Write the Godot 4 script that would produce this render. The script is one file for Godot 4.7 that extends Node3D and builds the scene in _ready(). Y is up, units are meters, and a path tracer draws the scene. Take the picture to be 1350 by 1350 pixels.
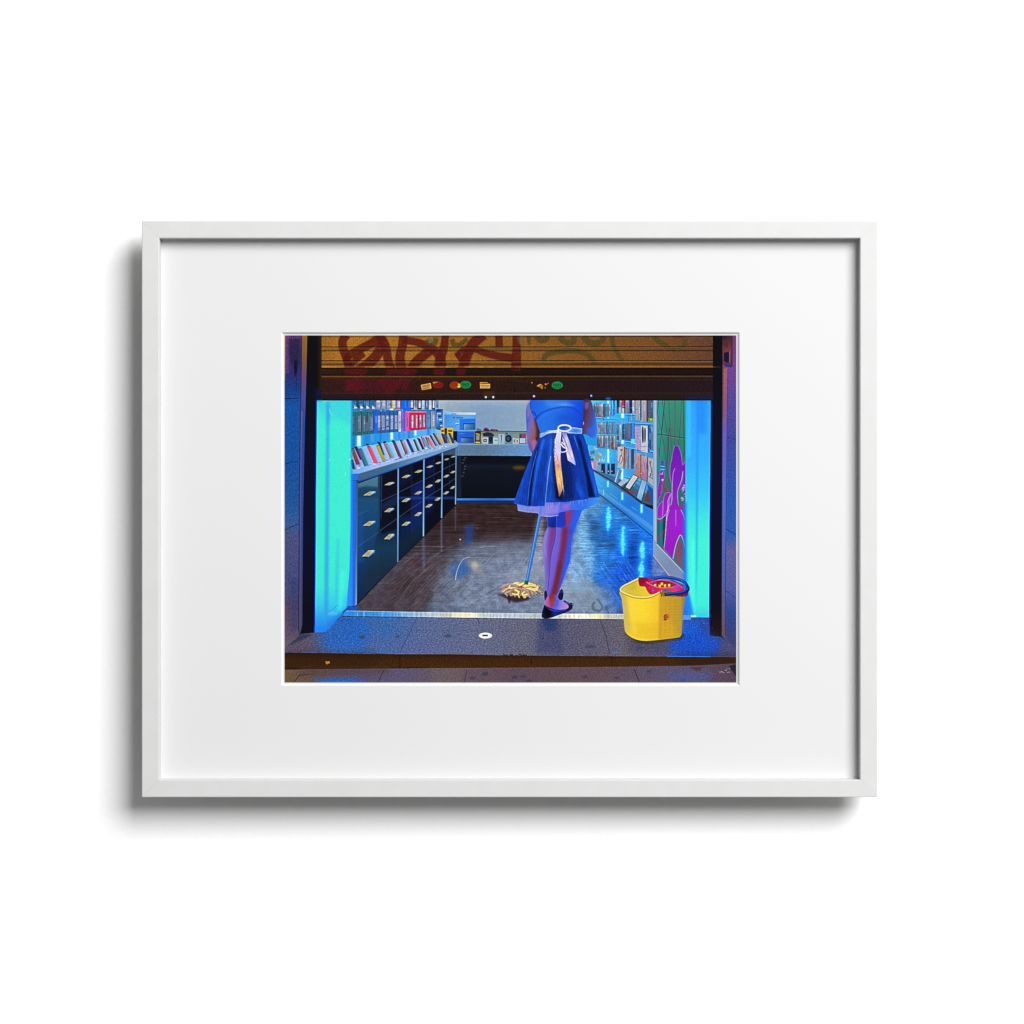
extends Node3D
# A white wooden frame with a wide mat and a photographic print, hung on a white wall.
# Lengths in metres; MM keeps the picture frame's own measures readable.

const MM := 0.001
# wall at z = 0; back and front of the moulding; front of the mat; mat thickness
const Z_BACK := 37.0
const Z_FRONT := 60.0
const Z_MAT := 43.5
const MAT_THICK := 2.3
const FRAME_W := 970.0
const FRAME_H := 760.0
const RAIL := 23.0

# ---------------------------------------------------------------- print canvas
const S := 2.0                 # texture pixels per unit of the print's layout
const MARGIN := 6.0            # white paper border round the picture
const PW := 596.0              # picture size in layout units
const PH := 458.0
var tw := int((PW + 2 * MARGIN) * S)
var th := int((PH + 2 * MARGIN) * S)
var buf := PackedVector3Array()
var clip := Rect2i()
var rng := RandomNumberGenerator.new()


func _ready() -> void:
	set_camera()
	set_light()
	build_wall()
	build_framed_print()


func set_camera() -> void:
	var cam := Camera3D.new()
	cam.name = "camera"
	add_child(cam)
	cam.position = Vector3(0, 0, Z_FRONT * MM + 3.45)
	cam.fov = rad_to_deg(2.0 * atan(0.675 / 3.45))
	cam.near = 0.05
	cam.far = 60.0
	cam.current = true


func set_light() -> void:
	var env := Environment.new()
	env.background_mode = Environment.BG_COLOR
	env.background_color = Color(0.51, 0.51, 0.51)
	env.background_energy_multiplier = 1.0
	env.tonemap_mode = Environment.TONE_MAPPER_LINEAR
	env.tonemap_exposure = 1.0
	env.sdfgi_enabled = true
	env.ssao_enabled = true
	env.ssil_enabled = true
	var we := WorldEnvironment.new()
	we.name = "environment"
	we.environment = env
	add_child(we)
	# one large softbox, up and to the right behind the camera
	var soft := AreaLight3D.new()
	soft.name = "softbox"
	add_child(soft)
	soft.area_size = Vector2(4.5, 4.5)
	soft.position = Vector3(3.65, 3.65, 5.6)
	soft.look_at(Vector3(0.1, 0.1, 0), Vector3.UP)
	soft.light_color = Color(1.0, 1.0, 0.999)
	soft.light_energy = 100.0
	soft.area_range = 20.0
	soft.shadow_enabled = true


# ---------------------------------------------------------------- materials and meshes
func plain(col: Color, rough: float, spec := 0.3) -> StandardMaterial3D:
	var m := StandardMaterial3D.new()
	m.albedo_color = col
	m.roughness = rough
	m.metallic_specular = spec
	return m


func grey(linear: float, tint := Vector3.ONE) -> Color:
	return Color(linear * tint.x, linear * tint.y, linear * tint.z).linear_to_srgb()


func noise_tex(freq: float, sd: int, lo: float, hi: float, size := 512, oct := 4) -> NoiseTexture2D:
	var n := FastNoiseLite.new()
	n.noise_type = FastNoiseLite.TYPE_SIMPLEX_SMOOTH
	n.seed = sd
	n.frequency = freq
	n.fractal_octaves = oct
	var t := NoiseTexture2D.new()
	t.width = size
	t.height = size
	t.seamless = true
	t.noise = n
	var g := Gradient.new()
	g.set_color(0, Color(lo, lo, lo))
	g.set_color(1, Color(hi, hi, hi))
	t.color_ramp = g
	return t


func normal_tex(freq: float, sd: int, strength: float, size := 512) -> NoiseTexture2D:
	var n := FastNoiseLite.new()
	n.noise_type = FastNoiseLite.TYPE_SIMPLEX_SMOOTH
	n.seed = sd
	n.frequency = freq
	n.fractal_octaves = 4
	var t := NoiseTexture2D.new()
	t.width = size
	t.height = size
	t.seamless = true
	t.noise = n
	t.as_normal_map = true
	t.bump_strength = strength
	return t


func face(st: SurfaceTool, pts: Array, out: Vector3) -> void:
	# a flat convex face, wound so that it is seen from the side that OUT points to
	var n: Vector3 = (pts[1] - pts[0]).cross(pts[2] - pts[0]).normalized()
	var q := pts.duplicate()
	if n.dot(out) > 0.0:
		q.reverse()
	else:
		n = -n
	for i in range(1, q.size() - 1):
		for k in [0, i, i + 1]:
			st.set_normal(n)
			st.add_vertex(q[k] * MM)


func mesh_node(called: String, st: SurfaceTool, m: Material, parent: Node) -> MeshInstance3D:
	var o := MeshInstance3D.new()
	o.name = called
	st.index()
	o.mesh = st.commit()
	o.material_override = m
	o.cast_shadow = GeometryInstance3D.SHADOW_CASTING_SETTING_ON
	parent.add_child(o, true)
	return o


func begin() -> SurfaceTool:
	var st := SurfaceTool.new()
	st.begin(Mesh.PRIMITIVE_TRIANGLES)
	return st


func box(st: SurfaceTool, a: Vector3, b: Vector3) -> void:
	var c := [Vector3(a.x, a.y, a.z), Vector3(b.x, a.y, a.z), Vector3(b.x, b.y, a.z), Vector3(a.x, b.y, a.z),
		Vector3(a.x, a.y, b.z), Vector3(b.x, a.y, b.z), Vector3(b.x, b.y, b.z), Vector3(a.x, b.y, b.z)]
	face(st, [c[0], c[1], c[2], c[3]], Vector3(0, 0, -1))
	face(st, [c[4], c[5], c[6], c[7]], Vector3(0, 0, 1))
	face(st, [c[0], c[1], c[5], c[4]], Vector3(0, -1, 0))
	face(st, [c[3], c[2], c[6], c[7]], Vector3(0, 1, 0))
	face(st, [c[0], c[3], c[7], c[4]], Vector3(-1, 0, 0))
	face(st, [c[1], c[2], c[6], c[5]], Vector3(1, 0, 0))


func build_wall() -> void:
	var st := begin()
	box(st, Vector3(-3000, -3000, -60), Vector3(3000, 3000, 0))
	var m := plain(grey(0.93), 0.95, 0.15)
	m.uv1_triplanar = true
	m.uv1_scale = Vector3.ONE * 3.0
	m.normal_enabled = true
	m.normal_texture = normal_tex(0.06, 4, 1.5)
	m.normal_scale = 0.12
	var w := mesh_node("wall", st, m, self)
	w.set_meta("kind", "structure")
	w.set_meta("label", "plain bright white wall behind the framed print")
	w.set_meta("category", "wall")


# One mitred length of moulding. SIDE turns it to the bottom, right, top or left of the frame.
func rail(side: int, m: Material, parent: Node) -> void:
	var length := FRAME_W if side % 2 == 0 else FRAME_H
	var across := FRAME_H if side % 2 == 0 else FRAME_W
	var profile := [Vector2(0, Z_BACK), Vector2(0, Z_FRONT - 0.9), Vector2(0.25, Z_FRONT - 0.3), Vector2(0.9, Z_FRONT),
		Vector2(RAIL - 1.1, Z_FRONT), Vector2(RAIL - 0.35, Z_FRONT - 0.3), Vector2(RAIL, Z_FRONT - 1.0),
		Vector2(RAIL, Z_MAT + 0.15), Vector2(RAIL - 9.0, Z_MAT + 0.15), Vector2(RAIL - 9.0, Z_BACK)]
	var gap := 0.05
	var turn := Basis(Vector3.BACK, side * PI / 2)
	var st := begin()
	var at := func(w: Vector2, s: int) -> Vector3:
		return turn * Vector3(s * (length / 2 - w.x - gap), -across / 2 + w.x, w.y)
	var mid := Vector2(RAIL / 2, (Z_BACK + Z_FRONT) / 2)
	for i in profile.size():
		var p: Vector2 = profile[i]
		var q: Vector2 = profile[(i + 1) % profile.size()]
		var d := (q - p).orthogonal()
		var out2 := -d
		if i < 7 and out2.dot((p + q) / 2 - mid) < 0.0:
			out2 = d
		if i == 7:
			out2 = Vector2(0, -1)
		if i == 8:
			out2 = Vector2(1, 0)
		if i == 9:
			out2 = Vector2(0, -1)
		face(st, [at.call(p, -1), at.call(q, -1), at.call(q, 1), at.call(p, 1)], turn * Vector3(0, out2.x, out2.y))
	for s in [-1, 1]:      # the two mitred ends, as two convex halves
		var o: Vector3 = turn * Vector3(s, 1, 0)
		o = turn * Vector3(s, 0.0, 0)
		face(st, [at.call(profile[0], s), at.call(profile[1], s), at.call(Vector2(RAIL - 9.0, Z_FRONT), s), at.call(profile[9], s)], o)
		face(st, [at.call(profile[8], s), at.call(Vector2(RAIL - 9.0, Z_FRONT), s), at.call(profile[6], s), at.call(profile[7], s)], o)
	mesh_node("rail", st, m, parent)


func build_framed_print() -> void:
	var thing := Node3D.new()
	thing.name = "framed_print"
	add_child(thing)
	thing.position = Vector3(-3.0 * MM, 4.0 * MM, 0)
	thing.set_meta("label", "white wooden frame with a wide mat holding a photograph of a blue-lit shop")
	thing.set_meta("category", "framed print")

	var wood := plain(grey(0.59, Vector3(1.0, 1.0, 0.997)), 0.5, 0.35)
	wood.uv1_triplanar = true
	wood.uv1_scale = Vector3.ONE * 4.0
	wood.albedo_texture = noise_tex(0.012, 21, 0.985, 1.0)
	wood.normal_enabled = true
	wood.normal_texture = normal_tex(0.08, 9, 2.0)
	wood.normal_scale = 0.05
	for side in 4:
		rail(side, wood, thing)

	# mat board with a bevelled window
	var hw := FRAME_W / 2 - RAIL + 6.0
	var hh := FRAME_H / 2 - RAIL + 6.0
	var k := 1.0 / (1.0 - (Z_FRONT - Z_MAT) / 3450.0)
	var win_c := Vector2(0.9, 0.0) * k
	var whw := (PW / 2 + 1.7 + MAT_THICK) * k
	var whh := (PH / 2 + 1.7 + MAT_THICK) * k
	var paper := plain(grey(0.657), 0.95, 0.15)
	paper.uv1_triplanar = true
	paper.uv1_scale = Vector3.ONE * 5.0
	paper.albedo_texture = noise_tex(0.16, 33, 0.97, 1.0, 1024, 5)
	paper.normal_enabled = true
	paper.normal_texture = normal_tex(0.12, 5, 2.5, 1024)
	paper.normal_scale = 0.12
	var st := begin()
	var outer := [Vector2(-hw, -hh), Vector2(hw, -hh), Vector2(hw, hh), Vector2(-hw, hh)]
	var inner := [win_c + Vector2(-whw, -whh), win_c + Vector2(whw, -whh), win_c + Vector2(whw, whh), win_c + Vector2(-whw, whh)]
	for i in 4:
		var a: Vector2 = outer[i]
		var b: Vector2 = outer[(i + 1) % 4]
		var c: Vector2 = inner[(i + 1) % 4]
		var d: Vector2 = inner[i]
		face(st, [Vector3(a.x, a.y, Z_MAT), Vector3(b.x, b.y, Z_MAT), Vector3(c.x, c.y, Z_MAT), Vector3(d.x, d.y, Z_MAT)], Vector3(0, 0, 1))
		face(st, [Vector3(a.x, a.y, Z_MAT), Vector3(b.x, b.y, Z_MAT), Vector3(b.x, b.y, Z_MAT - MAT_THICK), Vector3(a.x, a.y, Z_MAT - MAT_THICK)], Vector3(a.x + b.x, a.y + b.y, 0))
	mesh_node("mat", st, paper, thing)
	var mat: Node = thing.get_child(thing.get_child_count() - 1)
	mat.set_meta("label", "wide off-white mat board with a bevelled window")
	var core := plain(grey(0.67), 0.9, 0.15)
	st = begin()
	for i in 4:
		var d: Vector2 = inner[i]
		var c: Vector2 = inner[(i + 1) % 4]
		var ti := Vector2(signf(win_c.x - d.x), signf(win_c.y - d.y)) * MAT_THICK
		var tc := Vector2(signf(win_c.x - c.x), signf(win_c.y - c.y)) * MAT_THICK
		var mid: Vector2 = win_c - (c + d) / 2
		face(st, [Vector3(d.x, d.y, Z_MAT), Vector3(c.x, c.y, Z_MAT), Vector3(c.x + tc.x, c.y + tc.y, Z_MAT - MAT_THICK), Vector3(d.x + ti.x, d.y + ti.y, Z_MAT - MAT_THICK)], Vector3(mid.x, mid.y, 1))
	mesh_node("bevel", st, core, mat)

	# the print: a flat sheet, its picture computed below as ink on paper
	var sheet := MeshInstance3D.new()
	sheet.name = "print"
	var quad := QuadMesh.new()
	quad.size = Vector2(PW + 2 * MARGIN, PH + 2 * MARGIN) * k * MM
	sheet.mesh = quad
	var ink := plain(grey(0.75), 0.85, 0.12)
	ink.albedo_texture = draw_print()
	sheet.material_override = ink
	sheet.position = Vector3(win_c.x, win_c.y, Z_MAT - MAT_THICK - 0.2) * MM
	sheet.set_meta("label", "colour photograph of a figure mopping a blue-lit shop under a half-closed shutter")
	thing.add_child(sheet, true)

	st = begin()
	box(st, Vector3(-hw, -hh, Z_BACK + 0.5), Vector3(hw, hh, Z_MAT - MAT_THICK - 0.4))
	mesh_node("backing_board", st, plain(grey(0.3, Vector3(1.0, 0.85, 0.65)), 0.9), thing)
	for sx in [-1, 1]:
		for sy in [-1, 1]:
			st = begin()
			var c := Vector3(sx * (hw - 60), sy * (hh - 60), 0)
			box(st, c - Vector3(15, 15, 0), c + Vector3(15, 15, Z_BACK + 0.5))
			mesh_node("wall_spacer", st, plain(grey(0.1), 0.9), thing)


# ================================================================ drawing the print
# Everything from here on is the flat ink of one printed photograph: nothing below is a surface of the place.
# The picture is drawn with filled and blurred shapes, lines and grain on a canvas.
# Layout units run right and down from the picture's top left corner.

func T(i: float, j: float, a: Array) -> PackedVector2Array:
	# points noted on an enlarged sheet of 4 by 4 fields, nine marks to a unit
	var out := PackedVector2Array()
	for n in range(0, a.size(), 2):
		out.append(Vector2(150.0 * i + a[n] / 9.0, 115.0 * j + a[n + 1] / 9.0))
	return out


func Q(a: Array) -> PackedVector2Array:
	var out := PackedVector2Array()
	for n in range(0, a.size(), 2):
		out.append(Vector2(295.0 + a[n] / 4.355, 228.0 + a[n + 1] / 4.355))
	return out


func R(x0: float, y0: float, x1: float, y1: float) -> PackedVector2Array:
	return PackedVector2Array([Vector2(x0, y0), Vector2(x1, y0), Vector2(x1, y1), Vector2(x0, y1)])


func curve(p: PackedVector2Array, closed := false, steps := 6) -> PackedVector2Array:
	var out := PackedVector2Array()
	var n := p.size()
	var last := n if closed else n - 1
	for i in last:
		var a := p[(i - 1 + n) % n] if closed or i > 0 else p[0]
		var b := p[i]
		var c := p[(i + 1) % n]
		var d := p[(i + 2) % n] if closed or i + 2 < n else p[n - 1]
		for s in steps:
			out.append(b.cubic_interpolate(c, a, d, float(s) / steps))
	if not closed:
		out.append(p[n - 1])
	return out


func oval(cx: float, cy: float, rx: float, ry: float, n := 28) -> PackedVector2Array:
	var out := PackedVector2Array()
	for i in n:
		out.append(Vector2(cx + rx * cos(TAU * i / n), cy + ry * sin(TAU * i / n)))
	return out


func ribbon(p: PackedVector2Array, w0: float, w1: float = -1.0) -> PackedVector2Array:
	# outline of a line of width w0 at its start and w1 at its end
	if w1 < 0.0:
		w1 = w0
	var l := PackedVector2Array()
	var r := PackedVector2Array()
	var n := p.size()
	for i in n:
		var d := (p[mini(i + 1, n - 1)] - p[maxi(i - 1, 0)]).normalized().orthogonal()
		var w := lerpf(w0, w1, float(i) / maxf(1.0, n - 1)) / 2
		l.append(p[i] + d * w)
		r.append(p[i] - d * w)
	r.reverse()
	l.append_array(r)
	return l


func c(r: float, g: float, b: float) -> Vector3:
	return Vector3(r, g, b) / 255.0


# Coverage of a polygon on the canvas: [x, y, width, height, values]
func cover(poly: PackedVector2Array, blur: float, winding := false) -> Array:
	var lo := Vector2(1e9, 1e9)
	var hi := -lo
	var pts := PackedVector2Array()
	for p in poly:
		var q := (p + Vector2(MARGIN, MARGIN)) * S
		pts.append(q)
		lo = lo.min(q)
		hi = hi.max(q)
	var rad := int(round(blur * S * 0.8))
	var pad := rad * 2 + 1
	var x0 := maxi(int(floor(lo.x)) - pad, clip.position.x - pad)
	var y0 := maxi(int(floor(lo.y)) - pad, clip.position.y - pad)
	var x1 := mini(int(ceil(hi.x)) + pad, clip.end.x + pad)
	var y1 := mini(int(ceil(hi.y)) + pad, clip.end.y + pad)
	var w := x1 - x0
	var h := y1 - y0
	if w <= 0 or h <= 0:
		return []
	var a := PackedFloat32Array()
	a.resize(w * h)
	var n := pts.size()
	var subs := 3 if rad < 4 else 1
	var part := 1.0 / subs
	for y in h:
		var row := y * w
		for s in subs:
			var yy := y0 + y + (s + 0.5) * part
			var xs := PackedFloat32Array()
			for i in n:
				var p := pts[i]
				var q := pts[(i + 1) % n]
				if (p.y <= yy) != (q.y <= yy):
					xs.append(p.x + (yy - p.y) / (q.y - p.y) * (q.x - p.x))
			if xs.size() < 2:
				continue
			xs.sort()
			if winding:
				xs = PackedFloat32Array([xs[0], xs[xs.size() - 1]])
			for k in range(0, xs.size() - 1, 2):
				var xa := clampf(xs[k] - x0, 0.0, w - 0.001)
				var xb := clampf(xs[k + 1] - x0, 0.0, w - 0.001)
				var ia := int(xa)
				var ib := int(xb)
				if ia == ib:
					a[row + ia] += (xb - xa) * part
				else:
					a[row + ia] += (ia + 1 - xa) * part
					for i in range(ia + 1, ib):
						a[row + i] += part
					a[row + ib] += (xb - ib) * part
	if rad > 0:
		for pass_ in 2:
			a = blur_rows(a, w, h, rad)
			a = blur_columns(a, w, h, rad)
	return [x0, y0, w, h, a]


func blur_rows(a: PackedFloat32Array, w: int, h: int, rad: int) -> PackedFloat32Array:
	var o := PackedFloat32Array()
	o.resize(w * h)
	var k := 1.0 / (2 * rad + 1)
	for y in h:
		var row := y * w
		var sum := 0.0
		for x in mini(rad, w):
			sum += a[row + x]
		for x in w:
			if x + rad < w:
				sum += a[row + x + rad]
			if x - rad - 1 >= 0:
				sum -= a[row + x - rad - 1]
			o[row + x] = sum * k
	return o


func blur_columns(a: PackedFloat32Array, w: int, h: int, rad: int) -> PackedFloat32Array:
	var o := PackedFloat32Array()
	o.resize(w * h)
	var k := 1.0 / (2 * rad + 1)
	for x in w:
		var sum := 0.0
		for y in mini(rad, h):
			sum += a[y * w + x]
		for y in h:
			if y + rad < h:
				sum += a[(y + rad) * w + x]
			if y - rad - 1 >= 0:
				sum -= a[(y - rad - 1) * w + x]
			o[y * w + x] = sum * k
	return o


# Fills a shape. INK: one colour, or [from, to, stop, colour, stop, colour, ...] along a line.
# GRAIN: [strength, features per unit across, features per unit down, seed]
func fill(poly: PackedVector2Array, ink, alpha := 1.0, blur := 0.0, grain := []) -> void:
	var m := cover(poly, blur)
	if m.is_empty():
		return
	var x0: int = m[0]
	var y0: int = m[1]
	var w: int = m[2]
	var h: int = m[3]
	var a: PackedFloat32Array = m[4]
	var flat := ink is Vector3
	var base := Vector3.ZERO
	var table := PackedVector3Array()
	var dir := Vector2.ZERO
	var start := 0.0
	if flat:
		base = ink
	else:
		var p: Vector2 = (ink[0] + Vector2(MARGIN, MARGIN)) * S
		var q: Vector2 = (ink[1] + Vector2(MARGIN, MARGIN)) * S
		dir = (q - p) / (q - p).length_squared() * 255.0
		start = p.dot(dir)
		var at := 2
		for i in 256:
			var t := i / 255.0
			while at + 3 < ink.size() - 1 and t > ink[at + 2]:
				at += 2
			var f: float = clampf((t - ink[at]) / maxf(1e-5, ink[at + 2] - ink[at]), 0, 1)
			table.append(ink[at + 1].lerp(ink[at + 3], f))
	var noise: FastNoiseLite
	var gs := 0.0
	var gx := 0.0
	var gy := 0.0
	if grain.size():
		noise = FastNoiseLite.new()
		noise.seed = grain[3]
		noise.frequency = 1.0
		noise.noise_type = FastNoiseLite.TYPE_SIMPLEX
		noise.fractal_octaves = 3
		gs = grain[0]
		gx = grain[1] / S
		gy = grain[2] / S
	for y in range(maxi(y0, clip.position.y), mini(y0 + h, clip.end.y)):
		var row := (y - y0) * w - x0
		var to := y * tw
		for x in range(maxi(x0, clip.position.x), mini(x0 + w, clip.end.x)):
			var v := a[row + x]
			if v <= 0.002:
				continue
			v = minf(v, 1.0) * alpha
			var col := base
			if not flat:
				col = table[clampi(int(x * dir.x + y * dir.y - start), 0, 255)]
			if noise:
				col *= 1.0 + gs * noise.get_noise_2d(x * gx, y * gy)
			buf[to + x] = buf[to + x].lerp(col, v)


func line(p: PackedVector2Array, ink, w0: float, w1 := -1.0, alpha := 1.0, blur := 0.0) -> void:
	fill(ribbon(p, w0, w1), ink, alpha, blur)


# Darkens and lightens what is there with patches or streaks.
func weather(poly: PackedVector2Array, strength: float, fx: float, fy: float, sd: int, tint := Vector3.ONE) -> void:
	var m := cover(poly, 0.0)
	if m.is_empty():
		return
	var x0: int = m[0]
	var y0: int = m[1]
	var w: int = m[2]
	var h: int = m[3]
	var a: PackedFloat32Array = m[4]
	var noise := FastNoiseLite.new()
	noise.seed = sd
	noise.frequency = 1.0
	noise.fractal_octaves = 3
	for y in range(maxi(y0, clip.position.y), mini(y0 + h, clip.end.y)):
		for x in range(maxi(x0, clip.position.x), mini(x0 + w, clip.end.x)):
			var v := a[(y - y0) * w + x - x0]
			if v > 0.01:
				buf[y * tw + x] *= Vector3.ONE + tint * (noise.get_noise_2d(x * fx / S, y * fy / S) * strength * v)


func specks(poly_box: Rect2, count: int, ink: Vector3, size: float, alpha: float) -> void:
	for i in count:
		var p := Vector2(rng.randf_range(poly_box.position.x, poly_box.end.x), rng.randf_range(poly_box.position.y, poly_box.end.y))
		var r := size * rng.randf_range(0.5, 1.3)
		fill(oval(p.x, p.y, r, r * rng.randf_range(0.4, 0.9), 6), ink, alpha * rng.randf_range(0.3, 1.0))


func draw_print() -> ImageTexture:
	rng.seed = 71
	buf.resize(tw * th)
	buf.fill(Vector3(0.93, 0.93, 0.93))
	var o := int(MARGIN * S)
	clip = Rect2i(o, o, int(PW * S), int(PH * S))
	fill(R(-2, -2, 600, 462), c(14, 16, 26))
	draw_room()
	draw_floor()
	draw_left_shelves()
	draw_left_cabinets()
	draw_right_shelves()
	draw_right_panels()
	draw_left_panels()
	draw_step()
	draw_shutter()
	draw_mop()
	draw_figure()
	draw_bucket()
	# the crisp local contrast that the photograph was printed with
	var lum := PackedFloat32Array()
	lum.resize(tw * th)
	for i in tw * th:
		var q := buf[i]
		lum[i] = q.x * 0.3 + q.y * 0.5 + q.z * 0.2
	var soft := blur_columns(blur_rows(lum, tw, th, 3), tw, th, 3)
	for y in range(clip.position.y + 4, clip.end.y - 4):
		for x in range(clip.position.x + 4, clip.end.x - 4):
			var at := y * tw + x
			var d := clampf((lum[at] - soft[at]) * 0.7, -0.16, 0.16)
			buf[at] = buf[at] * (1.0 + d * 1.2) + Vector3.ONE * (d * 0.4)
	# film grain
	var data := PackedByteArray()
	data.resize(tw * th * 3)
	var i := 0
	for y in th:
		for x in tw:
			var v := buf[y * tw + x]
			if clip.has_point(Vector2i(x, y)):
				var g := (rng.randf() + rng.randf() - 1.0) * 0.055
				v = v * (1.0 + g) + Vector3.ONE * (g * 0.25)
			v = v.clamp(Vector3.ZERO, Vector3.ONE) * 255.0
			data[i] = int(v.x)
			data[i + 1] = int(v.y)
			data[i + 2] = int(v.z)
			i += 3
	var img := Image.create_from_data(tw, th, false, Image.FORMAT_RGB8, data)
	return ImageTexture.create_from_image(img)


func draw_room() -> void:
	# back wall of the shop
	fill(R(180, 82, 330, 145), [Vector2(200, 100), Vector2(320, 110), 0.0, c(168, 182, 190), 0.12, c(150, 168, 186), 0.5, c(128, 156, 190), 1.0, c(140, 165, 188)])
	fill(R(200, 80, 330, 92), c(175, 195, 215), 0.35, 3.0)
	weather(R(180, 82, 330, 145), 0.03, 0.12, 0.12, 8)
	# shelf with small boxes at the back
	fill(T(1, 1, [930, 105, 1660, 105, 1660, 262, 930, 262]), [Vector2(0, 127), Vector2(0, 144), 0.0, c(112, 122, 120), 0.5, c(150, 158, 150), 1.0, c(120, 135, 140)])
	fill(T(1, 1, [640, 94, 1620, 100, 1620, 108, 640, 106]), c(52, 66, 66))
	# stacked blue cartons
	fill(T(1, 0, [548, 930, 920, 930, 925, 1140, 548, 1140]), [Vector2(211, 105), Vector2(252, 125), 0.0, c(66, 140, 222), 0.6, c(96, 172, 238), 1.0, c(70, 150, 225)])
	fill(T(1, 0, [565, 912, 905, 916, 925, 918, 915, 942, 545, 938]), [Vector2(212, 102), Vector2(252, 102), 0.0, c(110, 190, 240), 0.4, c(190, 205, 205), 1.0, c(205, 222, 228)])
	fill(T(1, 0, [555, 900, 620, 905, 620, 918, 560, 918]), c(110, 200, 250))
	line(T(1, 0, [630, 931, 690, 932]), c(60, 80, 120), 0.8)
	fill(T(1, 0, [728, 990, 918, 988, 918, 1125, 728, 1125]), [Vector2(231, 110), Vector2(252, 125), 0.0, c(34, 120, 232), 1.0, c(40, 110, 220)])
	fill(T(1, 1, [775, 12, 912, 12, 912, 85, 775, 85]), [Vector2(236, 117), Vector2(252, 124), 0.0, c(120, 160, 205), 0.5, c(60, 120, 170), 1.0, c(30, 80, 120)])
	line(T(1, 1, [775, 14, 912, 14]), c(12, 20, 40), 1.2)
	line(T(1, 1, [775, 12, 775, 88]), c(20, 40, 90), 0.8)
	for k in 6:         # worn lettering on the carton
		var lx := 690.0 + k * 14.0
		fill(T(1, 0, [lx, 968, lx + 9, 966, lx + 7, 986, lx - 2, 988]), c(38, 78, 140), 0.75)
	fill(oval(150 + 662 / 9.0, 976 / 9.0, 1.3, 1.3), c(40, 85, 150), 0.8)
	for k in 5:
		line(T(1, 1, [585.0 + k * 22, 42 + (k % 2) * 6, 600.0 + k * 22, 42 + (k % 2) * 6]), c(40, 100, 190), 0.7, -1, 0.8)
	line(T(1, 1, [680, 10, 722, 12]), c(210, 235, 250), 1.0)
	line(T(1, 1, [690, 22, 722, 22]), c(30, 70, 150), 0.8)
	fill(T(1, 1, [640, 92, 920, 88, 920, 98, 640, 102]), c(120, 160, 200))
	fill(T(1, 1, [640, 100, 705, 100, 705, 250, 640, 240]), c(16, 22, 34))
	fill(T(1, 1, [700, 106, 905, 106, 905, 250, 700, 246]), [Vector2(228, 127), Vector2(250, 142), 0.0, c(34, 100, 222), 1.0, c(38, 84, 190)])
	for k in 4:
		line(T(1, 1, [722.0 + k * 18, 132, 734.0 + k * 18, 130]), c(120, 170, 240), 0.9, -1, 0.7)
	fill(T(1, 1, [745, 178, 893, 180, 893, 237, 745, 235]), [Vector2(233, 136), Vector2(248, 141), 0.0, c(104, 140, 190), 0.6, c(50, 96, 150), 1.0, c(34, 70, 120)])
	line(T(1, 1, [745, 180, 893, 182]), c(14, 22, 48), 1.0)
	fill(T(1, 1, [690, 244, 905, 248, 905, 258, 690, 254]), c(130, 160, 190))
	# dark box with yellow print
	fill(T(1, 1, [908, 105, 982, 105, 980, 252, 910, 252]), c(28, 20, 24))
	fill(T(1, 1, [922, 122, 968, 120, 966, 235, 924, 238]), c(92, 66, 44))
	fill(T(1, 1, [925, 155, 965, 150, 963, 205, 927, 208]), c(140, 140, 130))
	line(T(1, 1, [920, 130, 968, 145]), c(210, 160, 40), 1.2)
	fill(T(1, 1, [918, 228, 970, 230, 970, 247, 918, 245]), c(232, 176, 50))
	# small goods
	fill(T(1, 1, [1000, 128, 1060, 112, 1110, 122, 1145, 150, 1120, 170, 1010, 165]), c(30, 38, 46), 0.95, 0.3)
	fill(T(1, 1, [1000, 180, 1066, 180, 1066, 252, 1000, 252]), c(172, 184, 186))
	fill(T(1, 1, [1010, 196, 1052, 194, 1050, 232, 1012, 232]), c(26, 30, 36))
	fill(T(1, 1, [1020, 204, 1042, 204, 1040, 224, 1022, 224]), c(150, 160, 160))
	fill(T(1, 1, [1070, 152, 1126, 158, 1124, 252, 1072, 252]), c(38, 62, 92))
	fill(T(1, 1, [1078, 168, 1118, 170, 1116, 225, 1080, 225]), c(24, 36, 58))
	fill(T(1, 1, [1130, 180, 1182, 182, 1182, 256, 1130, 256]), c(168, 196, 206))
	fill(T(1, 1, [1144, 205, 1176, 205, 1176, 215, 1144, 215]), c(70, 100, 120))
	fill(T(1, 1, [1190, 135, 1262, 138, 1262, 258, 1190, 258]), c(150, 182, 200))
	line(T(1, 1, [1222, 145, 1226, 190, 1220, 245]), c(40, 70, 110), 1.6, 0.6)
	fill(T(1, 1, [1268, 118, 1360, 118, 1360, 255, 1268, 255]), c(92, 140, 156))
	fill(oval(150 + 1308 / 9.0, 115 + 190 / 9.0, 4.4, 5.0), c(22, 30, 46))
	fill(oval(150 + 1305 / 9.0, 115 + 190 / 9.0, 2.2, 2.6), c(54, 76, 96))
	fill(T(1, 1, [1276, 120, 1300, 122, 1300, 140, 1276, 140]), c(30, 50, 60))
	fill(T(2, 1, [18, 130, 82, 132, 82, 186, 18, 180]), c(120, 150, 130))
	fill(T(2, 1, [12, 188, 38, 188, 38, 250, 12, 250]), c(190, 200, 200))
	fill(T(2, 1, [20, 200, 34, 200, 32, 240, 22, 240]), c(40, 44, 50))
	fill(T(2, 1, [46, 190, 80, 190, 80, 252, 46, 252]), c(180, 192, 190))
	fill(T(2, 1, [56, 205, 70, 205, 68, 240, 58, 240]), c(60, 54, 50))
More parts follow.
